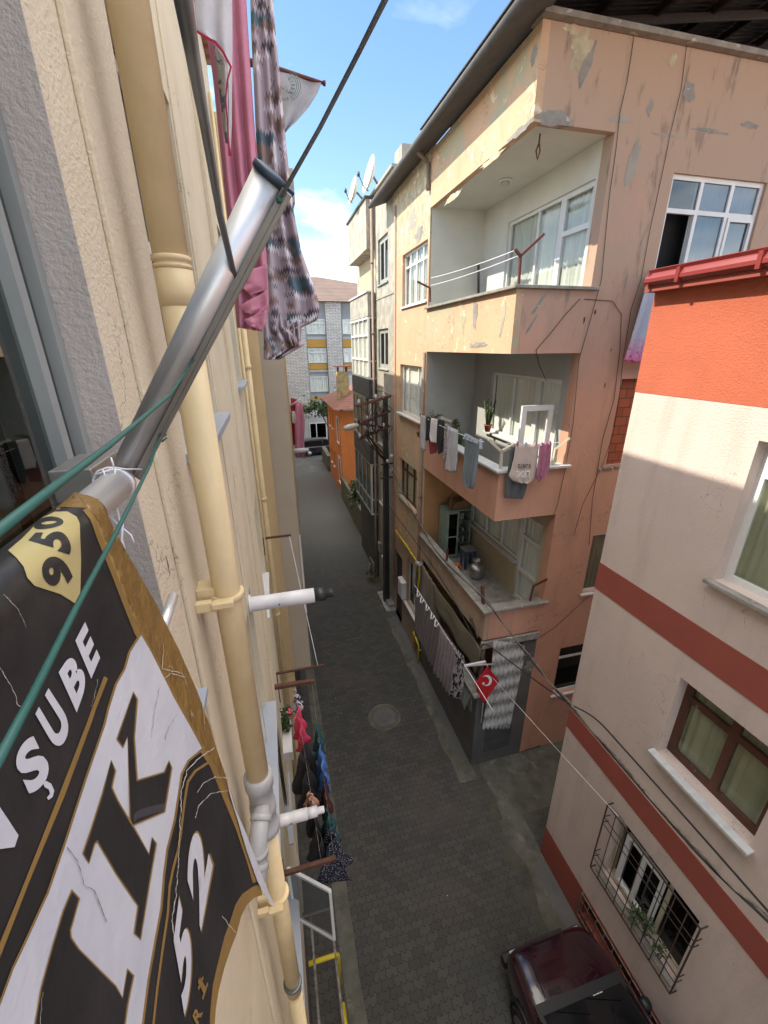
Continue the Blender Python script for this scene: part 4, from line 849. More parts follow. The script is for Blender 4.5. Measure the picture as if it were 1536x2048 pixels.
for (a, b) in bays:
    for k, (zt, zb) in enumerate(((12.1, 10.75), (9.45, 8.1), (6.8, 5.3), (4.15, 2.95))):
        window(Face('y', 44.9, -1), a+.03, b-.03, zb, zt, Q, cols=(.33, .72), rows=(.72,) if k != 2 else (), fw=.09, inset=-.02, glass='glass', curtain='curtain')
    for nm, m2, zs in (('ochre_panel', 'far_ochre', ((9.55, 10.25), (7.5, 8.02), (4.45, 4.75), )), ('pale_band', 'far_pale', ((10.27, 10.5), (7.22, 7.45), (4.2, 4.42)))):
        bm = NB()
        for z0, z1 in zs: FQ.box(bm, a, b, z0, z1, .0, .1)
        link(nm, bm, m2, Q)
window(Face('y', 44.75, -1), 3.6, 5.4, .5, 2.2, Q, cols=(.4,), fw=.08, inset=-.02, glass='dark_glass', curtain=None)
window(Face('y', 44.75, -1), 6.2, 8.0, .5, 2.2, Q, cols=(.4,), fw=.08, inset=-.02, glass='dark_glass', curtain=None)
bm = NB(); lathe(bm, (4.4, 47.5, 14.0), [(.5, 0), (.45, 1.2)], 10)
bm.free()

# ================================================================ THINGS ON THE SALMON BUILDING
def cordobj(name, pts, r, m, lab, cat='cable', group=None):
    bm = NB(); tube(bm, pts, r, 6); return setp(link(name, bm, m), lab, cat, group)
yN = 6.555
cordobj('wall_wire', [on('y', yN, *p) for p in ((1270, 58), (1255, 160), (1240, 225), (1232, 300), (1218, 400), (1203, 560))]+[on('y', yN, *p) for p in ((1178, 650), (1158, 720), (1146, 850), (1130, 940), (1115, 1010), (1103, 1040))], .0045, 'cable', 'thin dark wire running down the salmon wall beside the balconies')
cordobj('wall_wire', [on('y', yN, *p) for p in ((1300, 48), (1350, 62), (1375, 80), (1362, 180), (1340, 270), (1322, 360), (1300, 460), (1282, 560), (1262, 620), (1246, 720), (1238, 800), (1226, 870), (1205, 930), (1165, 1010), (1148, 1070))], .004, 'cable', 'thin wire looping over the roof edge and down past the bricked opening')
cordobj('wall_wire', [on('y', yN, *p) for p in ((1168, 598), (1225, 602), (1243, 628), (1240, 700), (1228, 800), (1205, 880), (1185, 1000), (1178, 1090))], .005, 'rust', 'brown wire sagging down the middle of the salmon alley wall')
cordobj('wall_wire', [on('y', 6.54, 1160, 598), on('y', 6.54, 1130, 630), on('y', 6.54, 1100, 668), on('y', 6.54, 1072, 700), on('y', 6.54, 1078, 730), on('x', 5.1, 1092, 760)], .006, 'cable', 'black wire drooping over the front of the top balcony parapet')
cordobj('wall_wire', [on('y', yN, *p) for p in ((1250, 1130), (1180, 1190), (1110, 1255), (1062, 1285))], .005, 'rust', 'thin wire slanting across the salmon wall to the lace curtain')
bm = NB(); tube(bm, [(3.80, 10.62, 13.3), (3.79, 10.62, 13.0), (3.82, 10.62, 12.8)], .05, 8); tube(bm, [(3.82, 10.63, 9.45), (3.82, 10.63, .3)], .05, 8)
tube(bm, [(3.79, 10.62, 13.3), (3.45, 10.62, 13.55)], .05, 8)
for z in (7.9, 5.6, 3.4): lathe(bm, (3.82, 10.63, z), [(.062, 0), (.062, .07)], 8)
setp(link('drain_pipe', bm, 'pipe_old'), 'brown rusty drain pipe beside the balcony ends of the salmon block', 'pipe')
bm = NB(); tube(bm, [(3.84, 13.3, 13.2), (3.84, 13.3, 1.0)], .035, 8); setp(link('drain_pipe', bm, 'salmon'), 'thin salmon painted pipe at the joint with the grey block', 'pipe')
# laundry brackets
def bracket(segs, m, lab, w=.035, name='laundry_bracket', cat='bracket', group='clothes line brackets'):
    bm = NB()
    for a, b in segs: beam(bm, a, b, w, w)
    return setp(link(name, bm, m), lab, cat, group)
X_ = 3.9; o1 = lambda x, y: on('y', 6.62, x, y); ox = lambda c, x, y: on('x', c, x, y)
bracket([(o1(1037, 572), o1(1041, 512)), (o1(1041, 512), o1(1030, 498)), (o1(1041, 512), o1(1088, 468))], 'rust_red', 'brown Y-shaped clothes bracket on the corner of the top parapet')
bracket([(ox(3.84, 860, 604), ox(3.84, 860, 576)), (ox(3.84, 860, 576), on('y', 10.4, 834, 563))], 'rust_red', 'bent brown clothes bracket at the far end of the top parapet')
bracket([(o1(1001, 938), o1(1003, 903)), (o1(1003, 903), o1(977, 879)), (o1(1003, 903), o1(1030, 888))], 'cream_frame', 'white painted clothes bracket on the corner of the middle balcony', .045)
bracket([(on('y', 6.62, 1106, 928), on('y', 6.62, 1112, 897)), (on('y', 6.62, 1112, 897), on('y', 6.45, 1139, 876))], 'cream_frame', 'white clothes bracket at the wall end of the middle balcony', .045)
bracket([(ox(3.9, 902, 838+5), ox(3.6, 884, 836))], 'cream_frame', 'short white clothes arm above the hanging trousers', .05)
bracket([(ox(3.9, 842, 1058), ox(3.9, 842, 1000))], 'rust_red', 'rusty post at the far end of the lowest parapet')
bracket([(ox(3.92, 893, 1128), ox(3.92, 895, 1098))], 'rust_red', 'short rusty post in the middle of the lowest parapet', .045)
bracket([(ox(3.92, 967, 1222), ox(3.92, 965, 1172))], 'rust_red', 'thick rusty post on the corner of the lowest parapet', .06)
bracket([(on('y', 6.62, 1060, 1202), on('y', 6.62, 1067, 1172)), (on('y', 6.62, 1067, 1172), on('y', 6.5, 1095, 1158))], 'rust_red', 'rusty crooked clothes bracket where the lowest parapet meets the wall')
G1 = 'clothes lines'
cordobj('clothes_line', sag(o1(1032, 500), ox(3.86, 862, 556), .03), .006, 'string_white', 'upper white clothes line across the top balcony', 'line', G1)
cordobj('clothes_line', sag(o1(1036, 512), ox(3.86, 862, 571), .03), .006, 'string_white', 'lower white clothes line across the top balcony', 'line', G1)
cordobj('clothes_line', sag(ox(3.45, 842, 830), ox(3.45, 968, 884), .05), .006, 'string_white', 'clothes line along the street side of the middle balcony', 'line', G1)
cordobj('clothes_line', sag(on('y', 6.38, 1012, 886), on('y', 6.38, 1125, 884), .03), .006, 'string_white', 'clothes line along the alley side of the middle balcony', 'line', G1)
bm = NB(); tube(bm, [on('y', 10.3, 957, 530), on('y', 10.3, 957, 590)], .03, 8); setp(link('stick', bm, 'iron_black'), 'dark stick leaning in the corner of the top balcony', 'stick')
# middle balcony laundry, street side
LG = 'laundry on the middle balcony'
def gx(name, lab, cat, rows, m, c=3.45, **k): return garment(name, lab, cat, 'x', c, rows, m, LG, **k)
gx('hanging_towel', 'pale grey towel, the farthest piece on the middle balcony line', 'towel', [[(843, 831, 851, 832), (842, 865, 851, 868), (841, 896, 850, 903)]], 'cl_ltgrey', nu=10, amp=.03, folds=2)
gx('hanging_garment', 'narrow black garment between the grey towel and the white blouse', 'garment', [[(851, 832, 862, 836), (852, 860, 861, 860), (852, 882, 860, 878)]], 'cl_black', nu=10, amp=.03, folds=2)
gx('hanging_blouse', 'white blouse hanging between two black garments', 'blouse', [[(862, 836, 875, 838), (860, 858, 875, 856), (859, 872, 874, 868), (862, 884, 873, 886)]], 'cl_white', nu=12, amp=.03, folds=3)
gx('hanging_garment', 'dark red garment showing below the white blouse', 'garment', [[(857, 876, 874, 884), (861, 908, 871, 906)]], 'cl_maroon', 3.5, nu=10, amp=.03, folds=3)
gx('hanging_shirt', 'black shirt with a pointed hem beside the white blouse', 'shirt', [[(875, 838, 888, 841), (873, 866, 889, 874), (874, 890, 884, 895), (878, 908, 882, 904)]], 'cl_black', nu=12, amp=.03, folds=2)
gx('hanging_garment', 'beige garment behind the leopard print one', 'garment', [[(886, 845, 898, 852), (885, 890, 893, 900), (884, 915, 891, 922)]], 'cl_beige', 3.52, nu=10, folds=2)
gx('hanging_garment', 'leopard print garment beside the pale trousers', 'garment', [[(890, 846, 902, 852), (889, 885, 896, 895), (890, 922, 894, 918)]], 'cl_leopard', nu=10, folds=2)
gx('hanging_trousers', 'pale lilac grey trousers hanging over the street', 'trousers', [[(896, 852, 906, 857), (895, 900, 904, 902), (893, 942, 903, 946)], [(906, 856, 917, 862), (904, 902, 914, 904), (902, 946, 911, 944)]], 'cl_ltgrey', folds=3, nu=12, amp=.03)
gx('hanging_shorts', 'light blue shorts pegged above the dark striped trousers', 'shorts', [[(930, 866, 957, 880), (929, 872, 957, 886), (926, 878, 957, 888)]], 'cl_palebl', 3.42, folds=4, nu=12)
gx('hanging_trousers', 'grey blue trousers with white hem, nearest the corner', 'trousers', [[(930, 877, 944, 882), (927, 920, 940, 922), (926, 962, 937, 968), (929, 970, 938, 974)], [(944, 882, 957, 886), (940, 922, 953, 922), (937, 968, 947, 972), (938, 974, 944, 978)]], 'cl_blueg', folds=3, nu=12, amp=.035)
gx('hanging_socks', 'pair of small pale blue socks at the line end', 'socks', [[(959, 877, 964, 879), (958, 890, 963, 892), (957, 896, 963, 899)]], 'cl_palebl', folds=1, nu=6)
def gy(name, lab, cat, rows, m, c=6.38, **k): return garment(name, lab, cat, 'y', c, rows, m, LG, **k)
gy('hanging_trousers', 'charcoal trousers hanging behind the beige T-shirt', 'trousers', [[(1022, 894, 1042, 894), (1015, 945, 1062, 945), (1010, 985, 1050, 988), (1009, 996, 1046, 998)]], 'cl_char', 6.44, folds=3, amp=.015)
ts = gy('hanging_shirt', 'beige T-shirt with mirrored black and white lettering', 'T-shirt', [[(1032, 888, 1079, 887), (1028, 915, 1076, 915), (1023, 940, 1073, 942), (1018, 952, 1071, 957), (1026, 962, 1065, 964), (1036, 966, 1056, 967)]], 'cl_beige', 6.36, folds=2, amp=.02, seed=1.5)
gy('hanging_shirt', 'mauve T-shirt hanging right of the beige one', 'T-shirt', [[(1079, 886, 1103, 885), (1077, 910, 1101, 908), (1074, 935, 1098, 935), (1071, 954, 1093, 946), (1079, 963, 1086, 955)]], 'cl_mauve', 6.36, folds=2, amp=.025, seed=4)
for k, (tx, xa, xb, ya, yb, mt) in enumerate((('IS THE LO', 1061, 1036, 928, 937, 'ink_black'), ('STRONG', 1060, 1033, 941, 955, 'ink_white'))):
    bm = text_bm(tx, True)
    for v in bm.verts: v.co = on('y', 6.328, xa+(xb-xa)*v.co.x, yb+(ya-yb)*v.co.y)
    me_o = link('print', bm, mt, ts)
bm = NB()
for (x, y) in ((845, 829), (856, 832), (868, 835), (880, 838), (893, 846), (904, 853), (914, 858), (933, 868), (944, 873), (953, 878)):
    p = on('x', 3.44, x, y); box(bm, (p.x-.02, p.y-.012, p.z-.03), (p.x+.02, p.y+.012, p.z+.04))
for i, (x, y) in enumerate(((1035, 888), (1052, 889), (1071, 888), (1082, 888), (1099, 886))):
    p = on('y', 6.35, x, y); bm2 = NB(); box(bm2, (p.x-.01, p.y-.02, p.z-.03), (p.x+.01, p.y+.02, p.z+.04)); setp(link('clothes_peg', bm2, 'cl_palebl' if i % 2 else 'cl_mauve'), 'small clothes peg holding washing on the alley side line', 'peg', 'pegs on the alley side line')
bm.free()
# plants on the middle balcony
def pot(name, c, r, h, lab, m='terracotta'):
    t = thing(name, tuple(c), lab, 'potted plant', 'pot plants on the middle balcony'); bm = NB(); lathe(bm, c, [(r*.7, 0), (r, h*.85), (r*1.12, h*.86), (r*1.12, h), (r*.9, h), (r*.85, h*.9)], 16); link('pot', bm, m, t); return t
c = on('x', 5.02, 975, 863); t = pot('potted_plant', c, .085, .17, 'upright cactus-like plant in a clay pot on the window sill')
bm = NB()
for k in range(9):
    a = k*.7; b = c+Vector((.03*math.cos(a), .03*math.sin(a), .15)); tp = b+Vector((.1*math.cos(a), .13*math.sin(a), random.uniform(.3, .62))); tube(bm, [b, b.lerp(tp, .5)+Vector((.01, 0, .04)), tp], [.02, .022, .008], 6)
    for q in range(8):
        s = b.lerp(tp, .25+.1*q); d = Vector((random.uniform(-1, 1), random.uniform(-1, 1), .8)).normalized()*.06; e = d.orthogonal()*.25; bm.faces.new([bm.verts.new(v) for v in (s, s+d*.5+e, s+d, s+d*.5-e)])
link('stems', bm, 'leaf_dark', t)
c = Vector((4.25, 9.3, 6.66)); t = pot('potted_plant', c, .15, .25, 'spiky long leaved plant low in the middle balcony corner')
bm = NB()
for k in range(46):
    a = random.random()*6.28; el = random.uniform(.2, 1.45); l = random.uniform(.45, .75); d = Vector((math.cos(a)*math.cos(el), math.sin(a)*math.cos(el), math.sin(el))); s = Vector((-math.sin(a), math.cos(a), 0))*.02; b = c+Vector((0, 0, .5)); m1 = b+d*l*.6+Vector((0, 0, .02)); e = b+d*l-Vector((0, 0, .08*math.cos(el)))
    v = [bm.verts.new(p) for p in (b-s*.5, b+s*.5, m1+s, m1-s, e)]; bm.faces.new(v[:4]); bm.faces.new((v[3], v[2], v[4]))
tube(bm, [c+Vector((0, 0, .2)), c+Vector((0, 0, .52))], .03, 6); link('leaves', bm, 'leaf_dark', t)
c = Vector((4.25, 10.1, 6.66)); t = pot('potted_plant', c, .15, .25, 'tall straggly dry plant in the far middle balcony corner')
bm = NB(); tube(bm, [c+Vector((0, 0, .2)), c+Vector((-.05, 0, .7)), c+Vector((-.25, .02, 1.15)), c+Vector((-.35, .02, 1.45))], [.02, .015, .01, .006], 6); tube(bm, [c+Vector((0, 0, .6)), c+Vector((.3, 0, 1.2))], [.012, .006], 6)
link('stem', bm, 'bark', t)
bm = NB(); leaves(bm, c+Vector((0, -.02, .85)), .34, 420, .07, 5, (1, .5, .8)); leaves(bm, c+Vector((-.3, .02, 1.3)), .12, 90, .06, 6); leaves(bm, c+Vector((.27, .0, 1.12)), .12, 80, .06, 7); link('foliage', bm, 'leaf_dry', t)
bm = NB(); leaves(bm, on('x', 3.83, 838, 872), .14, 50, .06, 9, (.3, 1, 1)); setp(link('trailing_plant', bm, 'leaf_dark'), 'small trailing plant on the wall by the far end of the middle balcony', 'plant')
# lowest balcony
t = thing('cabinet', (4.7, 10.1, 3.93), 'old mint green cabinet with an open glass door on the lowest balcony', 'cabinet')
bm = NB(); x0, x1, y0, y1, z0, z1 = 4.34, 5.08, 9.88, 10.42, 3.95, 5.4
box(bm, (x0, y0, z0), (x0+.025, y1, z1)); box(bm, (x1-.025, y0, z0), (x1, y1, z1)); box(bm, (x0+.025, y1-.02, z0), (x1-.025, y1, z1)); box(bm, (x0+.025, y0, z1-.03), (x1-.025, y1-.02, z1)); box(bm, (x0+.025, y0, z0), (x1-.025, y1-.02, z0+.06)); link('carcass', bm, 'mint_paint', t)
bm = NB()
for z in (4.35, 4.7, 5.05): box(bm, (x0+.03, y0+.03, z), (x1-.03, y1-.025, z+.02))
link('shelf', bm, 'grey_wood', t)
bm = NB()
for (a, b) in ((x0+.01, 4.70),): 
    for q in ((a, b, z0+.06, z0+.12), (a, b, z1-.09, z1-.03), (a, a+.05, z0+.12, z1-.09), (b-.05, b, z0+.12, z1-.09), (a+.05, b-.05, 4.6, 4.64)): box(bm, (q[0], y0-.03, q[2]), (q[1], y0-.005, q[3]))
link('door', bm, 'mint_paint', t)
bm = NB(); box(bm, (x0+.06, y0-.02, z0+.12), (4.65, y0-.014, z1-.09)); link('door_pane', bm, 'dark_glass', t)
bm = NB()
for i in range(12):
    a = x0+.08+random.random()*.5; z = random.choice((4.37, 4.72, 5.07, 4.02)); h = random.uniform(.08, .22); box(bm, (a, y0+.1, z), (a+random.uniform(.05, .12), y0+.3, z+h))
setp(link('stored_goods', bm, 'curtain_grey'), 'stack of small odds and ends inside the mint cabinet', 'clutter')
bm = NB(); prism(bm, [(4.5, 9.95, 5.41), (5.0, 9.95, 5.41), (5.06, 9.95, 5.66), (4.62, 9.95, 5.6)], (0, .35, 0)); beam(bm, (4.45, 10, 5.42), (4.5, 9.95, 5.85), .04, .03); setp(link('cardboard_box', bm, 'box_card'), 'crumpled brown cardboard box on top of the mint cabinet', 'box')
t = thing('stool', (4.78, 9.32, 3.93), 'small square blue stool with a dark worn top beside the cabinet', 'stool')
bm = NB(); box(bm, (4.6, 9.14, 4.46), (4.96, 9.5, 4.5)); link('seat', bm, 'grey_wood', t, bevel=.01)
bm = NB(); box(bm, (4.62, 9.16, 4.39), (4.94, 9.48, 4.457)); link('apron', bm, 'blue_paint', t)
for sx in (4.62, 4.89):
    for sy in (9.16, 9.43): bm = NB(); box(bm, (sx, sy, 3.93), (sx+.05, sy+.05, 4.388)); link('leg', bm, 'blue_paint', t)
t = thing('gas_canister', (4.74, 8.72, 3.93), 'dull silver gas canister standing on the lowest balcony floor', 'gas canister')
bm = NB(); lathe(bm, (4.74, 8.72, 3.93), [(.13, 0), (.13, .03), (.16, .05), (.185, .12), (.187, .27), (.17, .34), (.11, .39), (.05, .41)], 24); link('body', bm, 'steel_satin', t)
bm = NB(); lathe(bm, (4.74, 8.72, 4.33), [(.05, 0), (.06, .06), (.1, .09), (.105, .13), (.09, .13), (.05, .08), (.02, .07)], 20); link('collar', bm, 'steel_satin', t)
bm = NB(); c = on('z', 4.03, 915, 1133); bmesh.ops.create_uvsphere(bm, u_segments=20, v_segments=14, radius=.1, matrix=Matrix.Translation(c)); o = setp(link('ball', bm, 'orange_rubber', smooth=True), 'small orange ball with black spots on the lowest balcony', 'ball')
bm = NB()
for i in range(14):
    d = Vector((random.gauss(0, 1), random.gauss(0, 1)-.5, random.gauss(0, 1)+.5)).normalized(); s = d.orthogonal().normalized(); q = d.cross(s); p = c+d*.1005; v = [bm.verts.new(p+(s*math.cos(a)+q*math.sin(a))*.016) for a in (0, 1.05, 2.1, 3.14, 4.2, 5.2)]; bm.faces.new(v)
link('spot', bm, 'ink_black', o)
# ground floor veranda: curtain, tarp, lace, flag
garment('lace_curtain', 'white lace curtain hanging over the alley side of the ground floor veranda', 'curtain', 'y', 6.45, [[(987, 1280, 1050, 1290), (985, 1320, 1047, 1325), (976, 1390, 1033, 1392), (966, 1450, 1022, 1450), (965, 1458, 1020, 1456)]], 'lace', amp=.022, folds=7, nu=70, th=0)
garment('tarpaulin', 'khaki tarpaulin blind under the lowest balcony', 'tarpaulin', 'x', 3.84, [[(866, 1165, 962, 1300), (868, 1185, 960, 1320), (872, 1215, 952, 1348)]], 'tarp', amp=.03, folds=2, nu=24)
garment('door_curtain', 'grey brown curtain behind the washing at the ground floor', 'curtain', 'x', 3.88, [[(846, 1130, 882, 1190), (845, 1180, 880, 1240), (846, 1230, 878, 1285)]], 'curtain_brown', amp=.04, folds=5, nu=30)
bm = NB(); FS.box(bm, 6.75, 7.6, 1.55, 2.2, .02, .03); prism(bm, [FS.p(6.7, 2.25, .04), FS.p(7.5, 2.25, .04), FS.p(7.5, 1.72, .10), FS.p(6.85, 1.55, .14)], (-.006, 0, 0)); setp(link('plastic_sheet', bm, 'curtain_grey'), 'grey plastic sheet folded over the veranda wall near the flag', 'sheet')
LG = 'laundry over the street at the ground floor'
tcurt = gx('hanging_curtain', 'long taupe curtain, the farthest and widest washing at the ground floor', 'curtain', [[(833, 1178, 880, 1258), (832, 1205, 877, 1285), (831, 1235, 872, 1310), (831, 1263, 866, 1340)]], 'cl_taupe', 3.4, folds=8, nu=50, amp=.045)
gx('hanging_curtain', 'pale lilac curtain between the taupe one and the zebra cloth', 'curtain', [[(879, 1256, 915, 1300), (876, 1290, 913, 1330), (872, 1315, 909, 1362), (867, 1342, 903, 1394)]], 'cl_lilac', 3.4, folds=6, nu=44, amp=.05)
gx('hanging_garment', 'black and white zebra striped garment at the line end', 'garment', [[(914, 1296, 929, 1317), (911, 1330, 928, 1345), (907, 1365, 926, 1370), (903, 1393, 921, 1398)]], 'cl_zebra', 3.4, folds=3, nu=20, amp=.04)
for (x, y) in ((838, 1188), (845, 1200), (856, 1215), (866, 1232), (874, 1247)): bm = NB(); p = on('x', 3.37, x, y); tube(bm, [p+Vector((0, -.08, .05)), p+Vector((-.03, -.03, -.06)), p+Vector((-.04, .05, -.1)), p+Vector((0, .1, .04))], .018, 6); link('tape', bm, 'string_white', tcurt)
cordobj('clothes_line', sag(ox(3.4, 828, 1168), ox(3.4, 985, 1420), .0), .008, 'string_white', 'clothes line along the ground floor veranda', 'line', G1)
bracket([(on('x', 3.4, 928, 1332), Vector((3.9, on('x', 3.4, 928, 1332).y, on('x', 3.4, 928, 1332).z)))], 'white_frame', 'white tube arm carrying the ground floor clothes line', .04)
bm = NB(); p = on('x', 3.4, 928, 1332); tube(bm, [p, on('y', 6.5, 988, 1328)], .018, 6); tube(bm, [on('y', 6.45, 962, 1445), on('y', 6.45, 975, 1330)], .014, 6); fr = setp(link('flag_rail', bm, 'white_plastic'), 'white plastic rail holding the red flag', 'rail')
t = thing('flag', tuple(on('y', 6.3, 966, 1405)), 'red flag with a white crescent and star hanging at the veranda corner', 'flag')
FR = [[(974, 1333, 976, 1333), (962, 1351, 987, 1348), (950, 1368, 998, 1362), (958, 1388, 983, 1383), (966, 1406, 968, 1405)]]
garment('cloth', None, None, 'y', 6.3, FR, 'flag_red', parent=t, folds=1.3, amp=.012, seed=2)
def fm_(x, y): return on('y', 6.275, x, y)
bm = NB(); ce = (973.5, 1361); R1, R2 = 10.5, 8.2
out_ = [(ce[0]+R1*math.cos(a), ce[1]+R1*1.05*math.sin(a)) for a in [R(-150+300*i/24) for i in range(25)]]
inn = [(ce[0]-3.2+R2*math.cos(a), ce[1]+.5+R2*1.05*math.sin(a)) for a in [R(-128+256*i/24) for i in range(25)]]
A = [bm.verts.new(fm_(*p)) for p in out_]; B_ = [bm.verts.new(fm_(*p)) for p in inn]
for i in range(24): bm.faces.new([A[i], A[i+1], B_[i+1], B_[i]])
link('crescent', bm, 'flag_white', t)
bm = NB(); st = [(967+(4 if i % 2 == 0 else 1.6)*math.cos(R(36*i+180)), 1367+(4 if i % 2 == 0 else 1.6)*math.sin(R(36*i+180))) for i in range(10)]; bm.faces.new([bm.verts.new(fm_(*p)) for p in st]); link('star', bm, 'flag_white', t)
# gas fittings, meter box, steps, yellow rail at the salmon block's far base
bm = NB(); q = [on('x', 3.78, *p) for p in ((791, 1060), (812, 1090), (833, 1122), (838, 1130), (839, 1150), (836, 1172), (833, 1200))]; tube(bm, q, .028, 8); setp(link('gas_pipe', bm, 'gas_yellow'), 'yellow gas pipe on the ground floor of the salmon block', 'pipe')
bm = NB(); q = [on('x', 3.72, *p) for p in ((828, 1186), (829, 1150), (830, 1134), (834, 1126), (840, 1128))]; tube(bm, q, .06, 10); setp(link('flue_pipe', bm, 'pipe_grey'), 'grey elbow flue pipe beside the yellow gas pipe', 'pipe')
bm = NB(); a, z1_ = FS.px(796, 1148); box(bm, (3.7, 11.9, 1.4), (3.86, 12.4, 2.05)); box(bm, (3.69, 11.95, 1.45), (3.7, 12.35, 2.0)); setp(link('meter_box', bm, 'white_plastic', bevel=.01), 'white meter box under the white ground floor sill', 'box')
t = thing('safety_rail', tuple(on('z', 0, 833, 1322)), 'yellow tube rail guarding the base of the salmon block', 'rail')
p, q = on('z', 0, 836, 1326), on('z', 0, 826, 1300)
bm = NB(); tube(bm, [p, p+Vector((0, 0, .72)), p+Vector((-.02, .05, .78)), q+Vector((0, -.05, .78)), q+Vector((0, 0, .72)), q], .03, 8); r_ = Vector((.35, 0, 0)); tube(bm, [p+Vector((0, 0, .5)), p+r_+Vector((0, 0, .5)), p+r_], .025, 8); link('tube', bm, 'gas_yellow', t)
bm = NB(); box(bm, (3.45, 13.1, -.01), (3.86, 14.55, .17)); box(bm, (3.6, 13.3, .17), (3.86, 14.3, .3)); setp(link('door_step', bm, 'concrete', bevel=.02), 'worn pale concrete step at the base of the utility pole', 'step')
for i, (y, z0, z1) in enumerate(((14.9, .9, 1.7), (15.4, 1.5, 2.1))):
    bm = NB(); box(bm, (3.78, y, z0), (3.88, y+.28, z1-.2)); box(bm, (3.77, y+.02, z0+.02), (3.78, y+.26, z1-.22)); setp(link('meter_box', bm, 'window_grey', bevel=.008), ('lower' if i == 0 else 'upper')+' small grey cabinet on the grey block wall behind the pole', 'box')
bm = NB(); q = [on('z', .5, 752, 1115), on('z', 0, 750, 1140)]; tube(bm, [(3.6, 16.4, 0), (3.6, 16.4, .8), (3.6, 15.8, .8), (3.6, 15.8, 0)], .04, 6); tube(bm, [(3.55, 16.2, 0), (3.55, 16.2, .6)], .06, 8); setp(link('pipe_stub', bm, 'iron_worn'), 'rusty bent standpipe at the foot of the grey block', 'pipe')
bm = NB(); leaves(bm, (3.5, 16.0, .2), .35, 120, .1, 33, (.5, 1.2, .5)); setp(link('weeds', bm, 'leaf_dry'), 'weeds growing round the standpipe at the grey block', 'weeds')
# floral sheet over the upper window sill
t = garment('hanging_sheet', 'pale blue sheet with pink flowers hanging out of the upper alley window', 'sheet', 'y', 6.40, [[(1300, 548, 1372, 556), (1294, 565, 1362, 570), (1283, 600, 1348, 602), (1266, 660, 1325, 662), (1254, 700, 1308, 705), (1248, 722, 1300, 728)]], 'cl_floral', folds=3, amp=.03, nu=30, nv=24)
bm = NB(); FN.box(bm, 6.3, 7.0, 10.66, 10.74, -.08, .16); link('fold', bm, 'cl_palebl', t, bevel=.03)

# ================================================================ UTILITY POLE, LAMP, CABLES
PX, PY = 3.66, 13.85
t = thing('utility_pole', (PX, PY, 0), 'old dark utility pole with three rusty crossarms in front of the grey block', 'utility pole')
bm = NB(); v = []
for z, s in ((0, .115), (8.05, .075)): v.append([bm.verts.new((PX+a*s, PY+b*s, z)) for a, b in ((-1, -1), (1, -1), (1, 1), (-1, 1))])
for k in range(4): bm.faces.new([v[0][k], v[0][(k+1) % 4], v[1][(k+1) % 4], v[1][k]])
bm.faces.new(v[1]); link('shaft', bm, 'pole_wood', t, bevel=.01)
arms = [((714, 813), (781, 793), 7.9), ((714, 853), (781, 822), 7.35), ((716, 880), (781, 852), 6.75)]
ends = []
for (a, b, z) in arms:
    A = on('z', z, *a); B_ = on('y', 13.7, *b); A = Vector((2.62, 12.6, B_.z-.02)); A = on('y', 13.1, *a); ends.append((A, B_))
    bm = NB(); beam(bm, A, B_, .04, .05); beam(bm, A+Vector((0, .2, 0)), B_+Vector((0, .2, 0)), .04, .05); link('crossarm', bm, 'rust', t)
bm = NB()
for f in (.12, .3, .52):
    beam(bm, ends[0][0].lerp(ends[0][1], f), ends[2][0].lerp(ends[2][1], f), .03, .05)
beam(bm, ends[2][0].lerp(ends[2][1], .3), (PX, PY-.1, 6.0), .05, .05)
link('strut', bm, 'rust', t)
for k, (A, B_) in enumerate(ends):
    for f in (.05, .3, .55, .78):
        p = A.lerp(B_, f)+Vector((0, .0, .03)); bm = NB(); lathe(bm, p, [(.015, 0), (.015, .05), (.04, .06), (.045, .1), (.03, .12), (.04, .15), (.01, .17)], 8); link('insulator', bm, 'white_plastic' if (k+int(f*20)) % 2 else 'cable', t)
bm = NB(); random.seed(11)
for i in range(16):
    A = random.choice(ends); p = A[0].lerp(A[1], random.random()); B2 = random.choice(ends); q = B2[0].lerp(B2[1], random.random()); dr = random.uniform(.1, .5)
    tube(bm, [p, p.lerp(q, .3)+Vector((random.uniform(-.15, .15), -.1, -dr)), p.lerp(q, .7)+Vector((random.uniform(-.2, .2), -.1, -dr*.8)), q], .009, 5)
tube(bm, [(PX-.1, PY-.1, 7.9), (PX+.28, PY-.1, 7.6), (PX+.3, PY-.1, 7.1), (PX-.05, PY-.12, 6.7)], .012, 5)
for dx in (-.05, .0, .06): tube(bm, [(PX+dx, PY-.15, 6.5), (PX+dx*1.3, PY-.16, 3), (PX+dx, PY-.16, .2)], .014, 5)
link('wiring', bm, 'cable', t)
bm = NB(); p = on('y', 13.6, 772, 930)
for dz in (0, -.5): beam(bm, (PX-.2, PY-.15, p.z+dz), (PX+.35, PY-.15, p.z+dz+.03), .05, .05)
link('bracket', bm, 'iron_black', t)
bm = NB()
for (x, y) in ((775, 922), (783, 912), (790, 925), (783, 940)): q = on('y', 13.5, x, y); lathe(bm, q, [(.03, -.05), (.05, -.03), (.05, .04), (.02, .06)], 8)
link('insulator', bm, 'white_plastic', t)
t = thing('street_lamp', (PX-.1, PY-.2, 7), 'street lamp with a long pale head reaching out from the utility pole', 'street lamp')
Lp, Lq = on('y', 13.0, 690, 857), on('y', 13.4, 728, 849)
bm = NB(); tube(bm, [(PX-.05, PY-.1, Lq.z-.2), Lq, Lp.lerp(Lq, .9)], .03, 8); link('arm', bm, 'rust', t)
Le = on('y', 12.9, 686, 858); Lf = on('y', 13.05, 717, 850)
bm = NB(); tube(bm, [Le, Le.lerp(Lf, .12), Le.lerp(Lf, .4), Le.lerp(Lf, .75), Lf], [.02, .07, .1, .085, .045], 14); link('lamp_head', bm, 'lamp_glass', t)
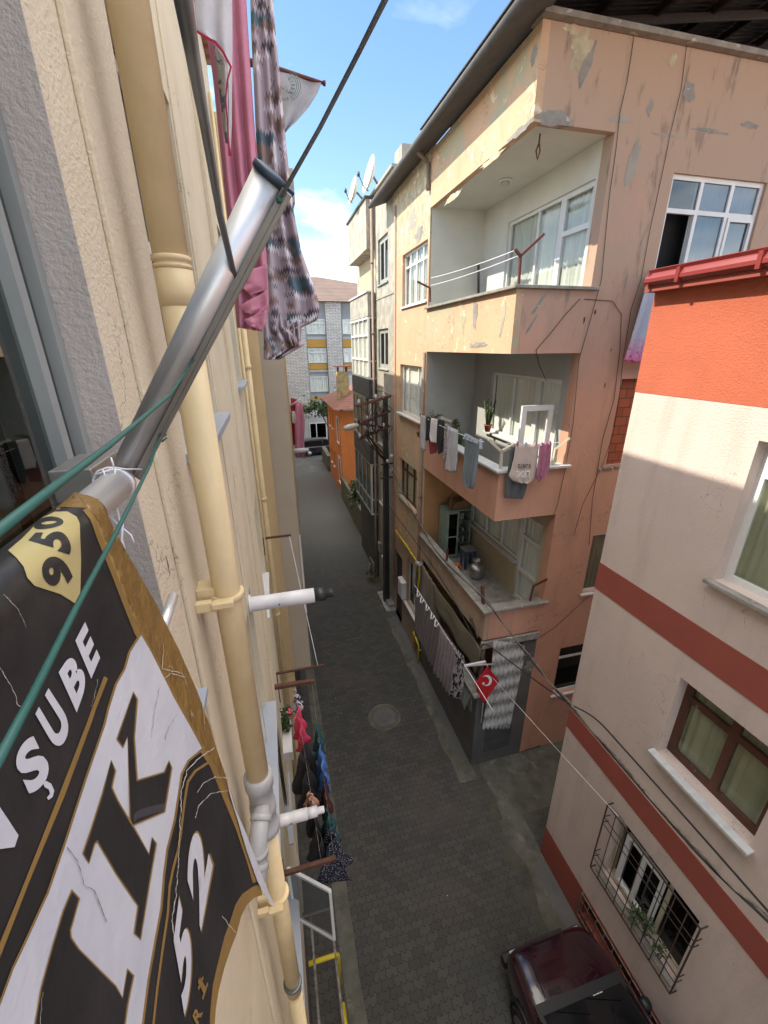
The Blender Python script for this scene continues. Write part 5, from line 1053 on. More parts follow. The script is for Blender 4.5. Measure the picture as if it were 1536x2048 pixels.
ca = on('y', 13.6, 776, 926); cb = on('x', 4.28, 1536, 1850); cb2 = ca.lerp(cb, 1.25)
def polycable(pxs, X0, r, lab, m='cable', extra=None):
    n = len(pxs); pts = []
    return cordobj('overhead_cable', pxs, r, m, lab)
import bisect
def cable_pts(wps):
    pts = [pd(x, y, D) for x, y, D in wps]; out = []
    for i in range(len(pts)-1):
        p0 = pts[max(i-1, 0)]; p1 = pts[i]; p2 = pts[i+1]; p3 = pts[min(i+2, len(pts)-1)]
        for k in range(6):
            s = k/6; out.append(.5*((2*p1)+(p2-p0)*s+(2*p0-5*p1+4*p2-p3)*s*s+(3*p1-3*p2+p3-p0)*s**3))
    return out+[pts[-1]]
main = [(776, 926, 14.1), (835, 1042, 12.0), (885, 1118, 10.6), (965, 1196, 9.2), (1060, 1318, 7.9), (1140, 1412, 7.2), (1250, 1540, 6.55), (1400, 1712, 6.15), (1536, 1843, 6.0), (1700, 2010, 5.95)]
cordobj('overhead_cable', cable_pts(main), .013, 'cable', 'thick twisted overhead cable from the utility pole past the pink house', 'cable')
cordobj('overhead_cable', [p+Vector((.02*math.sin(i*1.1), .0, .028+.012*math.cos(i*1.3))) for i, p in enumerate(cable_pts(main))], .011, 'iron_worn', 'second strand wound with the thick overhead cable', 'cable')
cordobj('overhead_cable', cable_pts([(778, 1012, 13.6), (850, 1110, 11.3), (905, 1195, 9.7), (955, 1288, 9.0), (975, 1290, 8.8), (1060, 1353, 8.1), (1130, 1402, 7.65), (1189, 1436, 7.4), (1250, 1500, 7.1), (1400, 1668, 6.6), (1560, 1850, 6.25)]), .011, 'cable', 'thin black cable under the lowest balcony edge and along the red band', 'cable')
cordobj('overhead_cable', cable_pts([(985, 1355, 9.2), (1030, 1405, 8.9), (1112, 1496, 8.3), (1236, 1632, 7.3)]), .0035, 'string_white', 'thin pale wire from the lace curtain to the window grille', 'wire')
for k, (dx, dz) in enumerate(((0, 0), (.06, .05), (-.05, .1))):
    cordobj('overhead_cable', sag(ends[2][0].lerp(ends[2][1], .25)+Vector((dx, 0, dz)), ca+Vector((dx*.4, 0, dz*.3)), .1), .018, 'cable', ('left', 'middle', 'right')[k]+' one of the three short cables slanting down below the crossarms', 'cable', 'short cables below the crossarms')

# ================================================================ LEFT WALL FITTINGS
PIX, PIY = -.25, 1.58
t = thing('drain_pipe', (PIX, PIY, .3), 'large cream yellow drain pipe running down the near left wall', 'pipe')
bm = NB(); tube(bm, [(PIX, PIY, 12.8), (PIX, PIY, 9.84)], .051, 24); tube(bm, [(PIX, PIY, 9.8), (PIX, PIY, 7.62)], .053, 24); tube(bm, [(PIX, PIY+.01, 7.2), (PIX, PIY+.01, 5.5)], .05, 24); tube(bm, [(PIX, PIY+.01, 5.45), (PIX, PIY+.01, .2)], .05, 24); link('pipe', bm, 'pipe_yellow', t)
def collar(z, r=.0575, h=.07, m='pipe_yellow'): bm = NB(); lathe(bm, (PIX, PIY, z), [(r-.008, 0), (r, .006), (r, h*.35), (r-.006, h*.45), (r-.006, h*.6), (r, h*.68), (r, h), (r-.01, h+.006)], 28); return link('collar', bm, m, t)
collar(9.82, .0565, .035); bm = NB(); lathe(bm, (PIX, PIY, 9.72), [(.0535, 0), (.0545, .04), (.0555, .1)], 28); link('socket', bm, 'pipe_yellow', t)
for z, zz in ((8.66, 0), (6.62, 0)):
    bm = NB(); lathe(bm, (PIX, PIY, z), [(.054, 0), (.066, 0), (.066, .022), (.054, .022)], 28); box(bm, (-.36, PIY-.085, z-.012), (-.3, PIY-.055, z+.03)); box(bm, (-.3, PIY-.095, z), (PIX+.03, PIY-.06, z+.026)); box(bm, (-.36, PIY-.03, z-.05), (-.29, PIY+.05, z+.06)); link('clamp', bm, 'pipe_yellow', t, bevel=.004)
bm = NB(); lathe(bm, (PIX, PIY, 5.62), [(.054, 0), (.06, .002), (.06, .02), (.054, .022)], 28); link('clamp', bm, 'steel_dark', t)
bm = NB(); lathe(bm, (PIX, PIY, 7.2), [(.058, 0), (.068, .01), (.068, .05), (.06, .06), (.06, .16), (.066, .17), (.066, .21), (.06, .22), (.06, .34), (.069, .35), (.069, .42), (.058, .43)], 28)
d = Vector((-.03, -.75, -.66)).normalized(); b = Vector((PIX, PIY, 7.42))
link('tee_fitting', bm, 'pipe_grey', t)
bm = NB(); pts = [b+Vector((0, 0, -.02)), b+Vector((0, -.08, .03)), b+Vector((-.015, -.14, .0)), b+Vector((-.03, -.17, -.08)), b+Vector((-.035, -.19, -.15)), b+Vector((-.04, -.25, -.2))]; tube(bm, pts, .043, 18)
for k in (1, 3, 4): tube(bm, [pts[k], pts[k]+(pts[k+1]-pts[k]).normalized()*.03], .05, 18)
link('branch', bm, 'pipe_grey', t)
# plaster ridge that frames the pipe and vertical hairline joints
bm = NB(); box(bm, (-.36, 1.36, .6), (-.345, 1.39, 12.85)); box(bm, (-.36, 3.05, .6), (-.35, 3.06, 12.85)); box(bm, (-.36, 4.4, .6), (-.33, 4.9, 12.85)); link('render_rib', bm, 'cream_stucco', L, bevel=.004)
bm = NB(); tube(bm, [(-.29, 6.95, 12.3), (-.29, 6.95, .6)], .045, 12)
for z in (9.3, 7.2, 4.9): lathe(bm, (-.29, 6.95, z), [(.055, 0), (.055, .06)], 12)
setp(link('drain_pipe', bm, 'pipe_yellow'), 'thinner cream drain pipe at the far end of the cream block', 'pipe')
bm = NB(); tube(bm, [(-.33, 6.5, 12.3), (-.33, 6.5, 3)], .02, 8); tube(bm, [(-.33, 6.62, 12.3), (-.33, 6.62, 3)], .014, 8); setp(link('gas_riser', bm, 'pipe_yellow'), 'pair of slim cream painted riser pipes beside the thinner drain pipe', 'pipe')
def flue(y, z, x1, r, lab, tip):
    t = thing('flue_pipe', (-.36, y, z), lab, 'flue', 'boiler flues on the cream block'); bm = NB(); lathe(bm, (-.36, y, z), [(r*1.35, 0), (r*1.35, .012), (r, .014), (r, x1*.5), (r*1.02, x1*.5+.003), (r*1.02, x1)], 22, 'x'); link('tube', bm, 'white_plastic', t)
    bm = NB(); lathe(bm, (-.36+x1, y, z), [(r*.92, 0), (r*.92, .1), (r*.6, .1), (r*.6, .16), (r*.5, .17)], 20, 'x'); link('tip', bm, tip, t)
    bm = NB(); lathe(bm, (-.36+x1*.45, y-r, z), [(.008, 0), (.008, -.006)], 8, 'y'); link('screw', bm, 'steel_dark', t)
flue(3.3, 7.52, .56, .065, 'white boiler flue with a black tip sticking out over the street', 'black_plastic')
flue(2.95, 5.2, .3, .055, 'shorter all-white boiler flue on the lower left wall', 'white_plastic')
# brackets and lower clothes lines
def yb(y, x, yy): return on('y', y, x, yy)
b1a, b1b = Vector((-.36, 4.5, yb(4.5, 540, 1376).z)), yb(4.5, 628, 1362)
b4a, b4b = Vector((-.36, 2.75, yb(2.75, 600, 1738).z)), yb(2.75, 672, 1716)
bracket([(b1a, b1b), (b1a+Vector((0, 0, .4)), b1a+Vector((0, 0, -.5)))], 'rust', 'thick rusty T-shaped clothes bracket on the lower left wall', .05)
b2a, b2b = Vector((-.36, 5.6, yb(5.6, 570, 1344).z)), yb(5.6, 648, 1330)
bracket([(b2a, b2b), (b2a+Vector((0, 0, .02)), b2a+Vector((0, 0, -.6)))], 'rust', 'thinner rusty clothes bracket behind the T-shaped one', .03)
b3a, b3b = Vector((-.36, 6.5, yb(6.5, 535, 1076).z)), yb(6.5, 582, 1070)
bracket([(b3a, b3b), (b3a+Vector((0, 0, .0)), b3a+Vector((0, 0, -.3)))], 'rust', 'small rusty clothes bracket high on the left wall near the thin pipe', .03)
bracket([(b4a, b4b), (b4a+Vector((0, 0, .2)), b4a+Vector((0, 0, -.4)))], 'rust', 'lowest rusty clothes bracket above the insect screen', .04)
cordobj('clothes_line', sag(b3b-Vector((.03, 0, 0)), b2b-Vector((.1, 0, 0)), .02), .005, 'string_white', 'thin line from the small high bracket down to the thinner bracket', 'line', G1)
l1 = (b1b-Vector((.03, 0, 0)), b4b-Vector((.02, 0, 0))); l2 = (b1a.lerp(b1b, .52), b4a.lerp(b4b, .72))
cordobj('clothes_line', sag(*l1, .02), .003, 'iron_worn', 'outer clothes line over the left side of the street', 'line', G1)
cordobj('clothes_line', sag(*l2, .02), .003, 'iron_worn', 'inner clothes line close to the left wall', 'line', G1)
def hang(name, lab, cat, line, t0, t1, h, m, amp=.04, folds=2, taper=.8, seed=0):
    A, B_ = line; bm = NB(); nu, nv = 14, 10; g = []; d = (B_-A); nrm = Vector((1, 0, 0))
    for j in range(nv+1):
        v = j/nv; row = []
        for i in range(nu+1):
            u = i/nu; uc = .5+(u-.5)*(1-(1-taper)*v); p = A+d*(t0+(t1-t0)*uc)+Vector((0, 0, -h*v*(1-.15*abs(u-.5))))
            p += nrm*(amp*1.7*(.2+v)*math.sin(u*folds*6.28+seed)+amp*.7*mnoise.noise(Vector((u*2, v*3, seed)))); row.append(bm.verts.new(p))
        g.append(row)
    for j in range(nv):
        for i in range(nu): bm.faces.new([g[j][i], g[j][i+1], g[j+1][i+1], g[j+1][i]])
    return setp(link(name, bm, m, smooth=True, solid=.006), lab, cat, 'washing on the lower left clothes lines')
hang('hanging_garment', 'dark navy garment, farthest on the outer left line', 'garment', l1, .28, .42, .35, 'cl_teal', seed=1)
hang('hanging_garment', 'bright blue garment on the outer left line', 'garment', l1, .42, .60, .42, 'cl_blue', seed=2)
hang('hanging_garment', 'dark wine garment between the blue and the teal ones', 'garment', l1, .60, .76, .42, 'cl_wine', seed=3)
hang('hanging_garment', 'dark teal garment beside the floral one', 'garment', l1, .76, .87, .5, 'cl_teal', .06, seed=4)
hang('hanging_garment', 'dark floral print garment at the near end of the outer line', 'garment', l1, .86, .99, .55, 'cl_dots', .09, 1.5, 1, seed=5)
hang('hanging_garment', 'small black and white garment next to the T-shaped bracket', 'garment', l2, .03, .14, .22, 'cl_zebra', seed=6)
hang('hanging_garment', 'hot pink garment on the inner left line', 'garment', l2, .15, .36, .35, 'cl_hotpink', .05, seed=7)
hang('hanging_garment', 'long black garment on the inner left line', 'garment', l2, .38, .66, .6, 'cl_black', .09, seed=8)
hang('hanging_garment', 'second long black garment nearer along the inner left line', 'garment', l2, .66, .93, .55, 'cl_black', .06, seed=9)
hang('hanging_garment', 'skin coloured small garment above the shorter flue', 'garment', l2, .66, .72, .2, 'cl_skin', .05, seed=10)
t = thing('window_box', (-.3, 5.4, 5.2), 'window box with pink flowers on the lower left wall', 'flower box')
qz = on('y', 4.9, 577, 1450).z
bm = NB(); box(bm, (-.36, 4.5, qz-.25), (-.2, 5.3, qz-.08)); link('box', bm, 'white_plastic', t, bevel=.01)
bm = NB(); leaves(bm, (-.26, 4.9, qz+.03), .2, 420, .06, 21, (.4, 1.6, .6)); link('foliage', bm, 'leaf_dark', t)
bm = NB(); leaves(bm, (-.2, 5.0, qz+.08), .09, 50, .045, 22, (.5, 1.8, .6)); link('flowers', bm, 'flower_pink', t)
# yellow gas gear at the foot of the left wall
bm = NB(); tube(bm, [(-.3, 3.6, .9), (.12, 3.6, .9), (.14, 3.6, .86), (.14, 3.6, .02)], .035, 8); tube(bm, [(.14, 3.1, 0), (.14, 3.1, .75), (.14, 2.5, .75), (.14, 2.5, 0)], .03, 8); setp(link('gas_pipe', bm, 'gas_yellow'), 'yellow gas pipe and guard at the foot of the cream block', 'pipe')
bm = NB(); 
for a, b in (((-.2, 2.4, 1.5), (.1, 2.4, 1.5)), ((-.2, 3.9, 1.5), (.1, 3.9, 1.5)), ((-.2, 2.4, 1.5), (-.2, 3.9, 1.5)), ((.1, 2.4, 1.5), (.1, 3.9, 1.5)), ((-.345, 2.4, 1.5), (-.2, 2.4, 1.5)), ((-.345, 3.9, 1.5), (-.2, 3.9, 1.5))): beam(bm, a, b, .03, .03)
setp(link('window_cage', bm, 'iron_worn'), 'worn metal cage frame low on the cream block above the gas pipe', 'frame')
# far left washing on the beige block
cl = 'washing on the beige block'
bm = NB(); tube(bm, [Vector((.62, 16.2, on('y', 16, 572, 815).z)), on('y', 16, 602, 798)], .035, 8); setp(link('laundry_pole', bm, 'white_plastic'), 'pale pole with red and pink washing far down the left side', 'pole')
garment('hanging_towel', 'long pink towel far down the left side of the street', 'towel', 'y', 15.98, [[(591, 806, 605, 806), (589, 850, 610, 845), (590, 880, 608, 880), (591, 915, 611, 915)]], 'cl_pink', cl, folds=2, amp=.05, nu=12)
garment('hanging_garment', 'crimson garment beside the long pink towel', 'garment', 'y', 16.2, [[(582, 795, 596, 800), (581, 830, 594, 830), (583, 890, 592, 890)]], 'cl_crimson', cl, folds=2, amp=.05, nu=12)
garment('hanging_garment', 'small white garment over the crimson one', 'garment', 'y', 16.02, [[(583, 822, 596, 824), (584, 845, 597, 850)]], 'cl_white', cl, folds=2, amp=.04, nu=10)
bm = NB(); lathe(bm, (.64, 15.9, on('y', 15.9, 575, 903).z), [(.1, 0), (.1, .4), (.07, .42), (.07, .55)], 12, 'x'); setp(link('flue_pipe', bm, 'white_plastic'), 'small white flue under the long pink towel', 'flue')

# ================================================================ BANNER (foreground)
TX, TZ, TR, BK = -.273, 9.381, .030, .088
def bmap(e=0.0):
    def f(x, y):
        d = ray(x, y); x0 = TX+TR+e
        t = (x0+BK*(TZ-H))/(d.x+BK*d.z)
        P = CAM+d*t
        if P.z > TZ-.002:
            a = d.x**2+d.z**2; b = 2*(d.x*(-TX)+d.z*(H-TZ)); c = TX**2+(H-TZ)**2-(TR+e)**2; D = b*b-4*a*c
            t = (-b-math.sqrt(max(D, 0)))/(2*a); P = CAM+d*t
        else:
            w_ = (.0016*mnoise.noise(Vector((P.y*5, P.z*4, .3)))+.007*mnoise.noise(Vector((P.y*2.2+P.z*1.4, P.z*1.1, 2.3))))*min(1, (TZ-P.z)*5)
            t = (x0+w_+BK*(TZ-H))/(d.x+BK*d.z); P = CAM+d*t
        return P
    return f
def patch(bm, poly, e=0.0, L=30, it=6):
    L = min(L, 17); it = 9
    b2 = NB(); vs_ = [b2.verts.new((x, y, 0)) for x, y in poly]; b2.faces.new(vs_); b2.normal_update(); bmesh.ops.triangulate(b2, faces=b2.faces[:], ngon_method='EAR_CLIP')
    for _ in range(it):
        es = [q for q in b2.edges if (q.verts[0].co-q.verts[1].co).length > L]
        if not es: break
        bmesh.ops.subdivide_edges(b2, edges=es, cuts=1); bmesh.ops.triangulate(b2, faces=b2.faces[:])
    g = bmap(e); mp_ = {}
    for v in b2.verts: mp_[v] = bm.verts.new(g(v.co.x, v.co.y))
    for f in b2.faces:
        try: q = bm.faces.new([mp_[v] for v in f.verts]); q.smooth = True
        except ValueError: pass
    b2.free()
def cr(pts, sc_=2.56, ox_=0, oy=1450): return [(ox_+x/sc_, oy+y/sc_) for x, y in pts]
def c6(pts): return cr(pts, 2.743, 0, 900)
def offs(poly, w_):
    n = len(poly); A = sum(poly[i][0]*poly[(i+1) % n][1]-poly[(i+1) % n][0]*poly[i][1] for i in range(n)); sg = 1 if A > 0 else -1; out = []
    for i in range(n):
        p0, p1, p2 = poly[i-1], poly[i], poly[(i+1) % n]
        d1 = Vector((p1[0]-p0[0], p1[1]-p0[1])).normalized(); d2 = Vector((p2[0]-p1[0], p2[1]-p1[1])).normalized()
        n1 = Vector((d1.y, -d1.x))*sg; n2 = Vector((d2.y, -d2.x))*sg; m_ = (n1+n2); m_ = m_/max(m_.length_squared/2, .55) if m_.length > 1e-6 else n1
        out.append((p1[0]+m_.x*w_, p1[1]+m_.y*w_))
    return out
BN = thing('shop_banner', (TX, 0, TZ), 'large black, white and gold banner on a steel tube in the lower left corner', 'banner')
edge_o = [(150, 984), (197, 998), (219, 1038), (255, 1108), (310, 1203), (357, 1297), (394, 1381), (416, 1440), (434, 1500), (453, 1555), (473, 1618), (492, 1669), (520, 1739), (541, 1800)]
cut = cr([(1330, 815), (1290, 830), (1240, 865), (1205, 920), (1180, 1000), (1150, 1080), (1120, 1200), (1090, 1330), (1078, 1450), (1072, 1560), (1060, 1800)])
base = edge_o+cut+[(300, 2300), (-500, 2500), (-500, 1480), (0, 1098.5)]
base = [(x, y) for x, y in base]
bm = NB(); patch(bm, base, 0)
fab = link('fabric', bm, 'bn_black', BN)
bm = NB(); tube(bm, [(TX, -1.2, TZ), (TX, .585, TZ)], TR-.0008, 28); link('roll', bm, 'bn_black', BN)
bm = NB(); tube(bm, [(TX, .585, TZ), (TX, .645, TZ)], TR-.0006, 28); link('tape', bm, 'bn_tape', BN)
# taped golden edge
inner = c6([(320, 310), (480, 318), (520, 370), (560, 480), (640, 680), (760, 990), (870, 1180), (1000, 1420), (1120, 1640)])+cr([(1100, 205), (1180, 400), (1230, 520), (1290, 700), (1318, 800)])
bm = NB(); patch(bm, [(126, 1004)]+edge_o[:-1][0:1]+edge_o[1:-1]+[(528, 1762)]+inner[::-1], .0005, 20); link('tape_edge', bm, 'bn_tape', BN)
bm = NB(); patch(bm, offs(inner[1:]+[(x-9, y+4) for x, y in inner[1:][::-1]], 0.1), .0009, 20); link('gold_line', bm, 'bn_gold', BN)
# turned-over white back of the edge
bm = NB(); patch(bm, cr([(1160, 268), (1205, 425), (1262, 560), (1330, 740), (1388, 885), (1420, 945), (1400, 925), (1362, 880), (1318, 800), (1262, 640), (1215, 480), (1178, 360)]), .0035, 20); link('folded_back', bm, 'bn_white', BN)
# bottom golden arc
bm = NB(); cc = cr([(1330, 815), (1290, 830), (1240, 865), (1205, 920), (1180, 1000), (1150, 1080), (1120, 1200), (1090, 1330), (1078, 1450), (1072, 1560)]); patch(bm, cr([(1345, 870), (1300, 885), (1262, 925), (1235, 980), (1212, 1070), (1180, 1150), (1150, 1240), (1122, 1350), (1105, 1450), (1098, 1560)])+cc[::-1], .0006, 20); link('gold_arc', bm, 'bn_gold', BN)
# white field with gold edge
Wf = c6([(775, 1015), (830, 1110), (960, 1370), (1040, 1510), (1108, 1636)])+cr([(960, 180), (925, 250), (913, 330), (890, 480), (850, 640), (835, 760), (820, 940), (790, 1100), (755, 1300), (722, 1560)])+cr([(-20, 1560), (0, 1440), (70, 1250), (150, 1080), (250, 860), (340, 600), (440, 290), (540, 0)])+c6([(600, 1420), (640, 1290), (690, 1200), (715, 1110)])
bm = NB(); patch(bm, offs(Wf, 4.5), .0008, 30); link('gold_border', bm, 'bn_gold', BN)
bm = NB(); patch(bm, Wf, .0013, 30); link('white_field', bm, 'bn_white', BN)
# serif letters on the white field
GL = [[(267, 1387), (236, 1478), (246, 1491), (256, 1471), (262, 1637), (266, 1649), (328, 1622), (333, 1590), (342, 1536), (338, 1524), (330, 1546), (273, 1563), (267, 1475), (273, 1399)],
      cr([(570, 185), (587, 235), (568, 320), (600, 390), (690, 540), (765, 668), (780, 582), (796, 608), (760, 820), (718, 1090), (693, 1064), (712, 925), (600, 760), (500, 588), (482, 605), (455, 700), (430, 657), (470, 540), (530, 350)]),
      cr([(370, 855), (402, 890), (357, 1050), (360, 1090), (400, 1150), (590, 1340), (630, 1405), (655, 1258), (680, 1285), (650, 1430), (632, 1560), (180, 1560), (215, 1350), (275, 1130), (330, 950)])]
bm = NB(); bm2 = NB()
for gl in GL: patch(bm, offs(gl, 3.2), .0018, 30); patch(bm2, gl, .0022, 30)
link('letter_outline', bm, 'bn_gold', BN); link('lettering', bm2, 'bn_black', BN)
bm = NB(); patch(bm, cr([(685, 455), (720, 430), (845, 398), (838, 440), (700, 480), (683, 500)]), .0026, 30); link('letter_shade', bm, 'bn_grey', BN)
# golden stripes
bm = NB(); patch(bm, [(208, 1352), (216, 1357), (192, 1418), (185, 1440), (130, 1590), (60, 1760), (0, 1915), (-60, 2060), (-70, 2050), (0, 1885), (50, 1762), (118, 1590), (172, 1450), (190, 1400)], .0008, 30); link('gold_stripe', bm, 'bn_gold', BN); bm = NB()
stripe = cr([(1078, 185), (1000, 235), (962, 290), (945, 390), (925, 560), (912, 640), (885, 740), (868, 830), (860, 960), (832, 1150), (805, 1350), (782, 1560)]); patch(bm, [(x-2.2, y-1.5) for x, y in stripe]+[(x+2.2, y+1.5) for x, y in stripe[::-1]], .0008, 20); link('gold_stripe', bm, 'bn_gold', BN)
# pale badge with 950
badge = c6([(45, 550), (120, 485), (230, 372), (300, 338), (370, 337), (420, 365), (437, 400), (445, 600), (440, 800), (418, 845), (330, 790), (190, 745), (150, 700), (130, 640), (90, 590)])
bm = NB(); patch(bm, badge, .001, 10, 8); link('badge', bm, 'bn_pale', BN)
def glyph(bm, ch, q, e, bold=True, L=.16, italic=0):
    """q: photo px of the glyph box corners BL, BR, TR, TL"""
    b2 = text_bm(ch, .045 if bold else False, italic, 6); g = bmap(e)
    for _ in range(4):
        es = [x for x in b2.edges if (x.verts[0].co-x.verts[1].co).length > L]
        if not es: break
        bmesh.ops.subdivide_edges(b2, edges=es, cuts=1); bmesh.ops.triangulate(b2, faces=b2.faces[:])
    mp_ = {}
    for v in b2.verts:
        u, t = v.co.x, v.co.y; P = [(q[0][k]*(1-u)+q[1][k]*u)*(1-t)+(q[3][k]*(1-u)+q[2][k]*u)*t for k in (0, 1)]; mp_[v] = bm.verts.new(g(*P))
    for f in b2.faces:
        try: bm.faces.new([mp_[v] for v in f.verts])
        except ValueError: pass
    b2.free()
bm = NB()
for ch, q in (('9', [(400, 770), (385, 585), (228, 568), (262, 730)]), ('5', [(395, 590), (372, 440), (165, 475), (235, 560)]), ('0', [(385, 462), (352, 392), (165, 440), (205, 470)])):
    if ch == '9': q = [(402, 765), (396, 575), (226, 590), (236, 735)]
    if ch == '5': q = [(400, 580), (372, 445), (200, 448), (150, 500)]
    if ch == '0': q = [(360, 415), (335, 362), (215, 366), (165, 445)]
    glyph(bm, ch, c6(q), .0016, True)
link('digits', bm, 'bn_black', BN)
bm = NB()
_g = glyph
def glyph(bm, ch, q, e, *a, **k):
    if ch in 'EBUS': c_ = [sum(p[i] for p in q)/4 for i in (0, 1)]; q = [(c_[0]+(p[0]-c_[0])*1.1, c_[1]+(p[1]-c_[1])*1.1) for p in q]
    _g(bm, ch, q, e, *a, **k)
glyph(bm, 'E', [(182, 1352), (198, 1314), (171, 1248), (153, 1283)], .0012); glyph(bm, 'B', [(153, 1419), (173, 1362), (146, 1306), (120, 1346)], .0012)
glyph(bm, 'U', [(116, 1502), (142, 1450), (98, 1382), (74, 1429)], .0012)
glyph(bm, 'S', [(62, 1590), (102, 1545), (66, 1468), (28, 1516)], .0012)
patch(bm, cr([(235, 285), (262, 300), (278, 335), (270, 368), (248, 384), (240, 372), (256, 352), (250, 330), (228, 318), (222, 300)]), .0012, 20)
patch(bm, cr([(-60, 380), (0, 420), (95, 565), (75, 625), (0, 635), (-60, 640)]), .0012, 30)
link('lettering', bm, 'bn_white', BN)
bm = NB(); bmg = NB()
for ch, q in (('2', [(402, 1862), (428, 1716), (386, 1652), (366, 1790)]), ('5', [(371, 2040), (392, 1880), (358, 1795), (342, 1925)])):
    glyph(bm, ch, q, .0016, True, italic=.2); c_ = [sum(p[k] for p in q)/4 for k in (0, 1)]; glyph(bmg, ch, [(c_[0]+(p[0]-c_[0])*1.09+1, c_[1]+(p[1]-c_[1])*1.05) for p in q], .0012, True, italic=.2)
link('digits', bm, 'bn_white', BN); link('digit_outline', bmg, 'bn_gold', BN)
bm = NB(); glyph(bm, 'İ', cr([(1040, 1410), (1066, 1325), (1030, 1275), (1005, 1330)]), .0012); glyph(bm, 'R', cr([(1010, 1545), (1040, 1470), (1005, 1430), (985, 1490)]), .0012); link('gold_lettering', bm, 'bn_gold', BN)
# creases where the print has cracked
bm = NB(); rnd = random.Random(5)
def crack(pts, w_=1.6, e=.0028):
    g = bmap(e); out = []
    for a, b in zip(pts, pts[1:]):
        n = max(2, int(math.hypot(b[0]-a[0], b[1]-a[1])/5))
        for i in range(n): out.append((a[0]+(b[0]-a[0])*i/n+rnd.uniform(-1.3, 1.3), a[1]+(b[1]-a[1])*i/n+rnd.uniform(-1, 1)))
    ws = [w_*.55*rnd.uniform(.3, 1.5) for _ in out]; stroke(bm, out, ws, g)
crack(cr([(1095, 115), (1020, 170), (960, 230), (930, 330), (925, 450), (915, 700), (900, 880), (880, 1000), (895, 1100), (915, 1160)]), 2)
crack(cr([(1165, 272), (1100, 264), (1040, 300), (1000, 360)])); crack(cr([(1175, 335), (1080, 350), (1020, 410), (995, 490)])); crack(cr([(1135, 975), (1170, 1020), (1215, 1072)]))
crack(c6([(0, 1190), (40, 1260), (80, 1330), (100, 1400), (130, 1420)])); crack(c6([(20, 790), (90, 860), (130, 930), (150, 990)]), .8); crack(c6([(540, 1260), (520, 1340), (500, 1420)]), .8); crack(c6([(900, 1060), (890, 1200), (1000, 1225), (1035, 1300)]), 1.5); crack(c6([(860, 1280), (940, 1225), (1040, 1250)]), 1.5)
crack(cr([(205, 1560), (215, 1400), (225, 1350)]), 1)
link('crack', bm, 'bn_crack', BN)
bm = NB(); crack(cr([(345, 625), (400, 700), (430, 820), (485, 850), (515, 930), (552, 1020)]), 2.2); crack(c6([(975, 1450), (925, 1520), (905, 1600)]), .9); crack(c6([(880, 1290), (850, 1420), (830, 1590)]), .9); link('crack', bm, 'bn_grey', BN)

# steel tube + upright arm
t = thing('steel_tube', (TX, 0, TZ), 'polished horizontal steel tube the banner hangs from', 'tube')
bm = NB(); tube(bm, [(TX, -1.3, TZ), (TX, .79, TZ)], .026, 32); link('tube', bm, 'steel', t); bm = NB(); lathe(bm, (TX, .785, TZ), [(.026, 0), (.0285, .0), (.0285, .012), (.024, .014), (.018, .006)], 32, 'y'); link('end_ring', bm, 'steel', t)
bm = NB(); p = pd(193, 945, .9); box(bm, (-.375, .80, p.z-.045), (-.31, .93, p.z+.012)); link('wall_bracket', bm, 'steel_satin', t, bevel=.002)
P0, P1 = pd(248, 936, .885), pd(539, 350, .68); ax_ = (P1-P0).normalized(); vw = ((P0+P1)/2-CAM).normalized(); sd = ax_.cross(vw).normalized()
if sd.dot(CR) < 0: sd = -sd
t = thing('awning_arm', tuple(P0), 'shiny steel tube arm with a flat channel, slanting up out of the left wall', 'awning arm')
bm = NB(); tube(bm, [P0, P1], .0192, 36); link('tube', bm, 'steel', t)
fr_ = (-vw-ax_*(-vw).dot(ax_)).normalized()
bm = NB(); c0, c1 = P0+sd*.0245+fr_*.003, P1+sd*.0245+fr_*.003; beam(bm, c0, c1, .001, .001); bm.free(); bm = NB()
def obeam(bm, a, b, su, hw, fu, hf):
    v = [bm.verts.new(p+su*x*hw+fu*y*hf) for p in (a, b) for x, y in ((1, 1), (-1, 1), (-1, -1), (1, -1))]
    for f in ((0, 1, 2, 3), (4, 7, 6, 5), (0, 4, 5, 1), (1, 5, 6, 2), (2, 6, 7, 3), (3, 7, 4, 0)): bm.faces.new([v[i] for i in f])
obeam(bm, c0, c1, sd, .0072, fr_, .010); obeam(bm, c0+sd*.0035+fr_*.0105, c1+sd*.0035+fr_*.0105, sd, .0032, fr_, .0013); link('channel', bm, 'steel_satin', t, bevel=.0008)
bm = NB(); lathe(bm, (0, 0, 0), [(.0205, -.004), (.0218, -.002), (.0218, .004), (.015, .006)], 32); Mx = Matrix.Translation(P1)@ax_.to_track_quat('Z', 'Y').to_matrix().to_4x4(); bmesh.ops.transform(bm, matrix=Mx, verts=bm.verts); obeam(bm, P1+sd*.018-ax_*.001, P1+sd*.018+ax_*.004, sd, .015, fr_, .0115); link('end_cap', bm, 'cap_blue', t)
bm = NB()
for f in (.62, .3, .93): 
    p = c0.lerp(c1, f)+fr_*.0135; lathe(bm, (0, 0, 0), [(.0035, 0), (.0045, .002), (.002, .003)], 12); 
bm.free()
hk1, hk2, hk3, hk4 = pd(470, 560, .70), pd(558, 400, .66), pd(395, 708, .762), pd(322, 862, .825)
bm = NB()
for p in (hk1, hk2, hk3, hk4): bmesh.ops.create_uvsphere(bm, u_segments=10, v_segments=8, radius=.004, matrix=Matrix.Translation(p))
for k in range(3): tube(bm, [hk4+Vector((-.006, 0, -.006*k)), hk4+fr_*.006+Vector((0, 0, -.006*k-.003)), hk4+Vector((.007, 0, -.006*k))], .0018, 6)
link('fixing_knot', bm, 'cord_green', t)
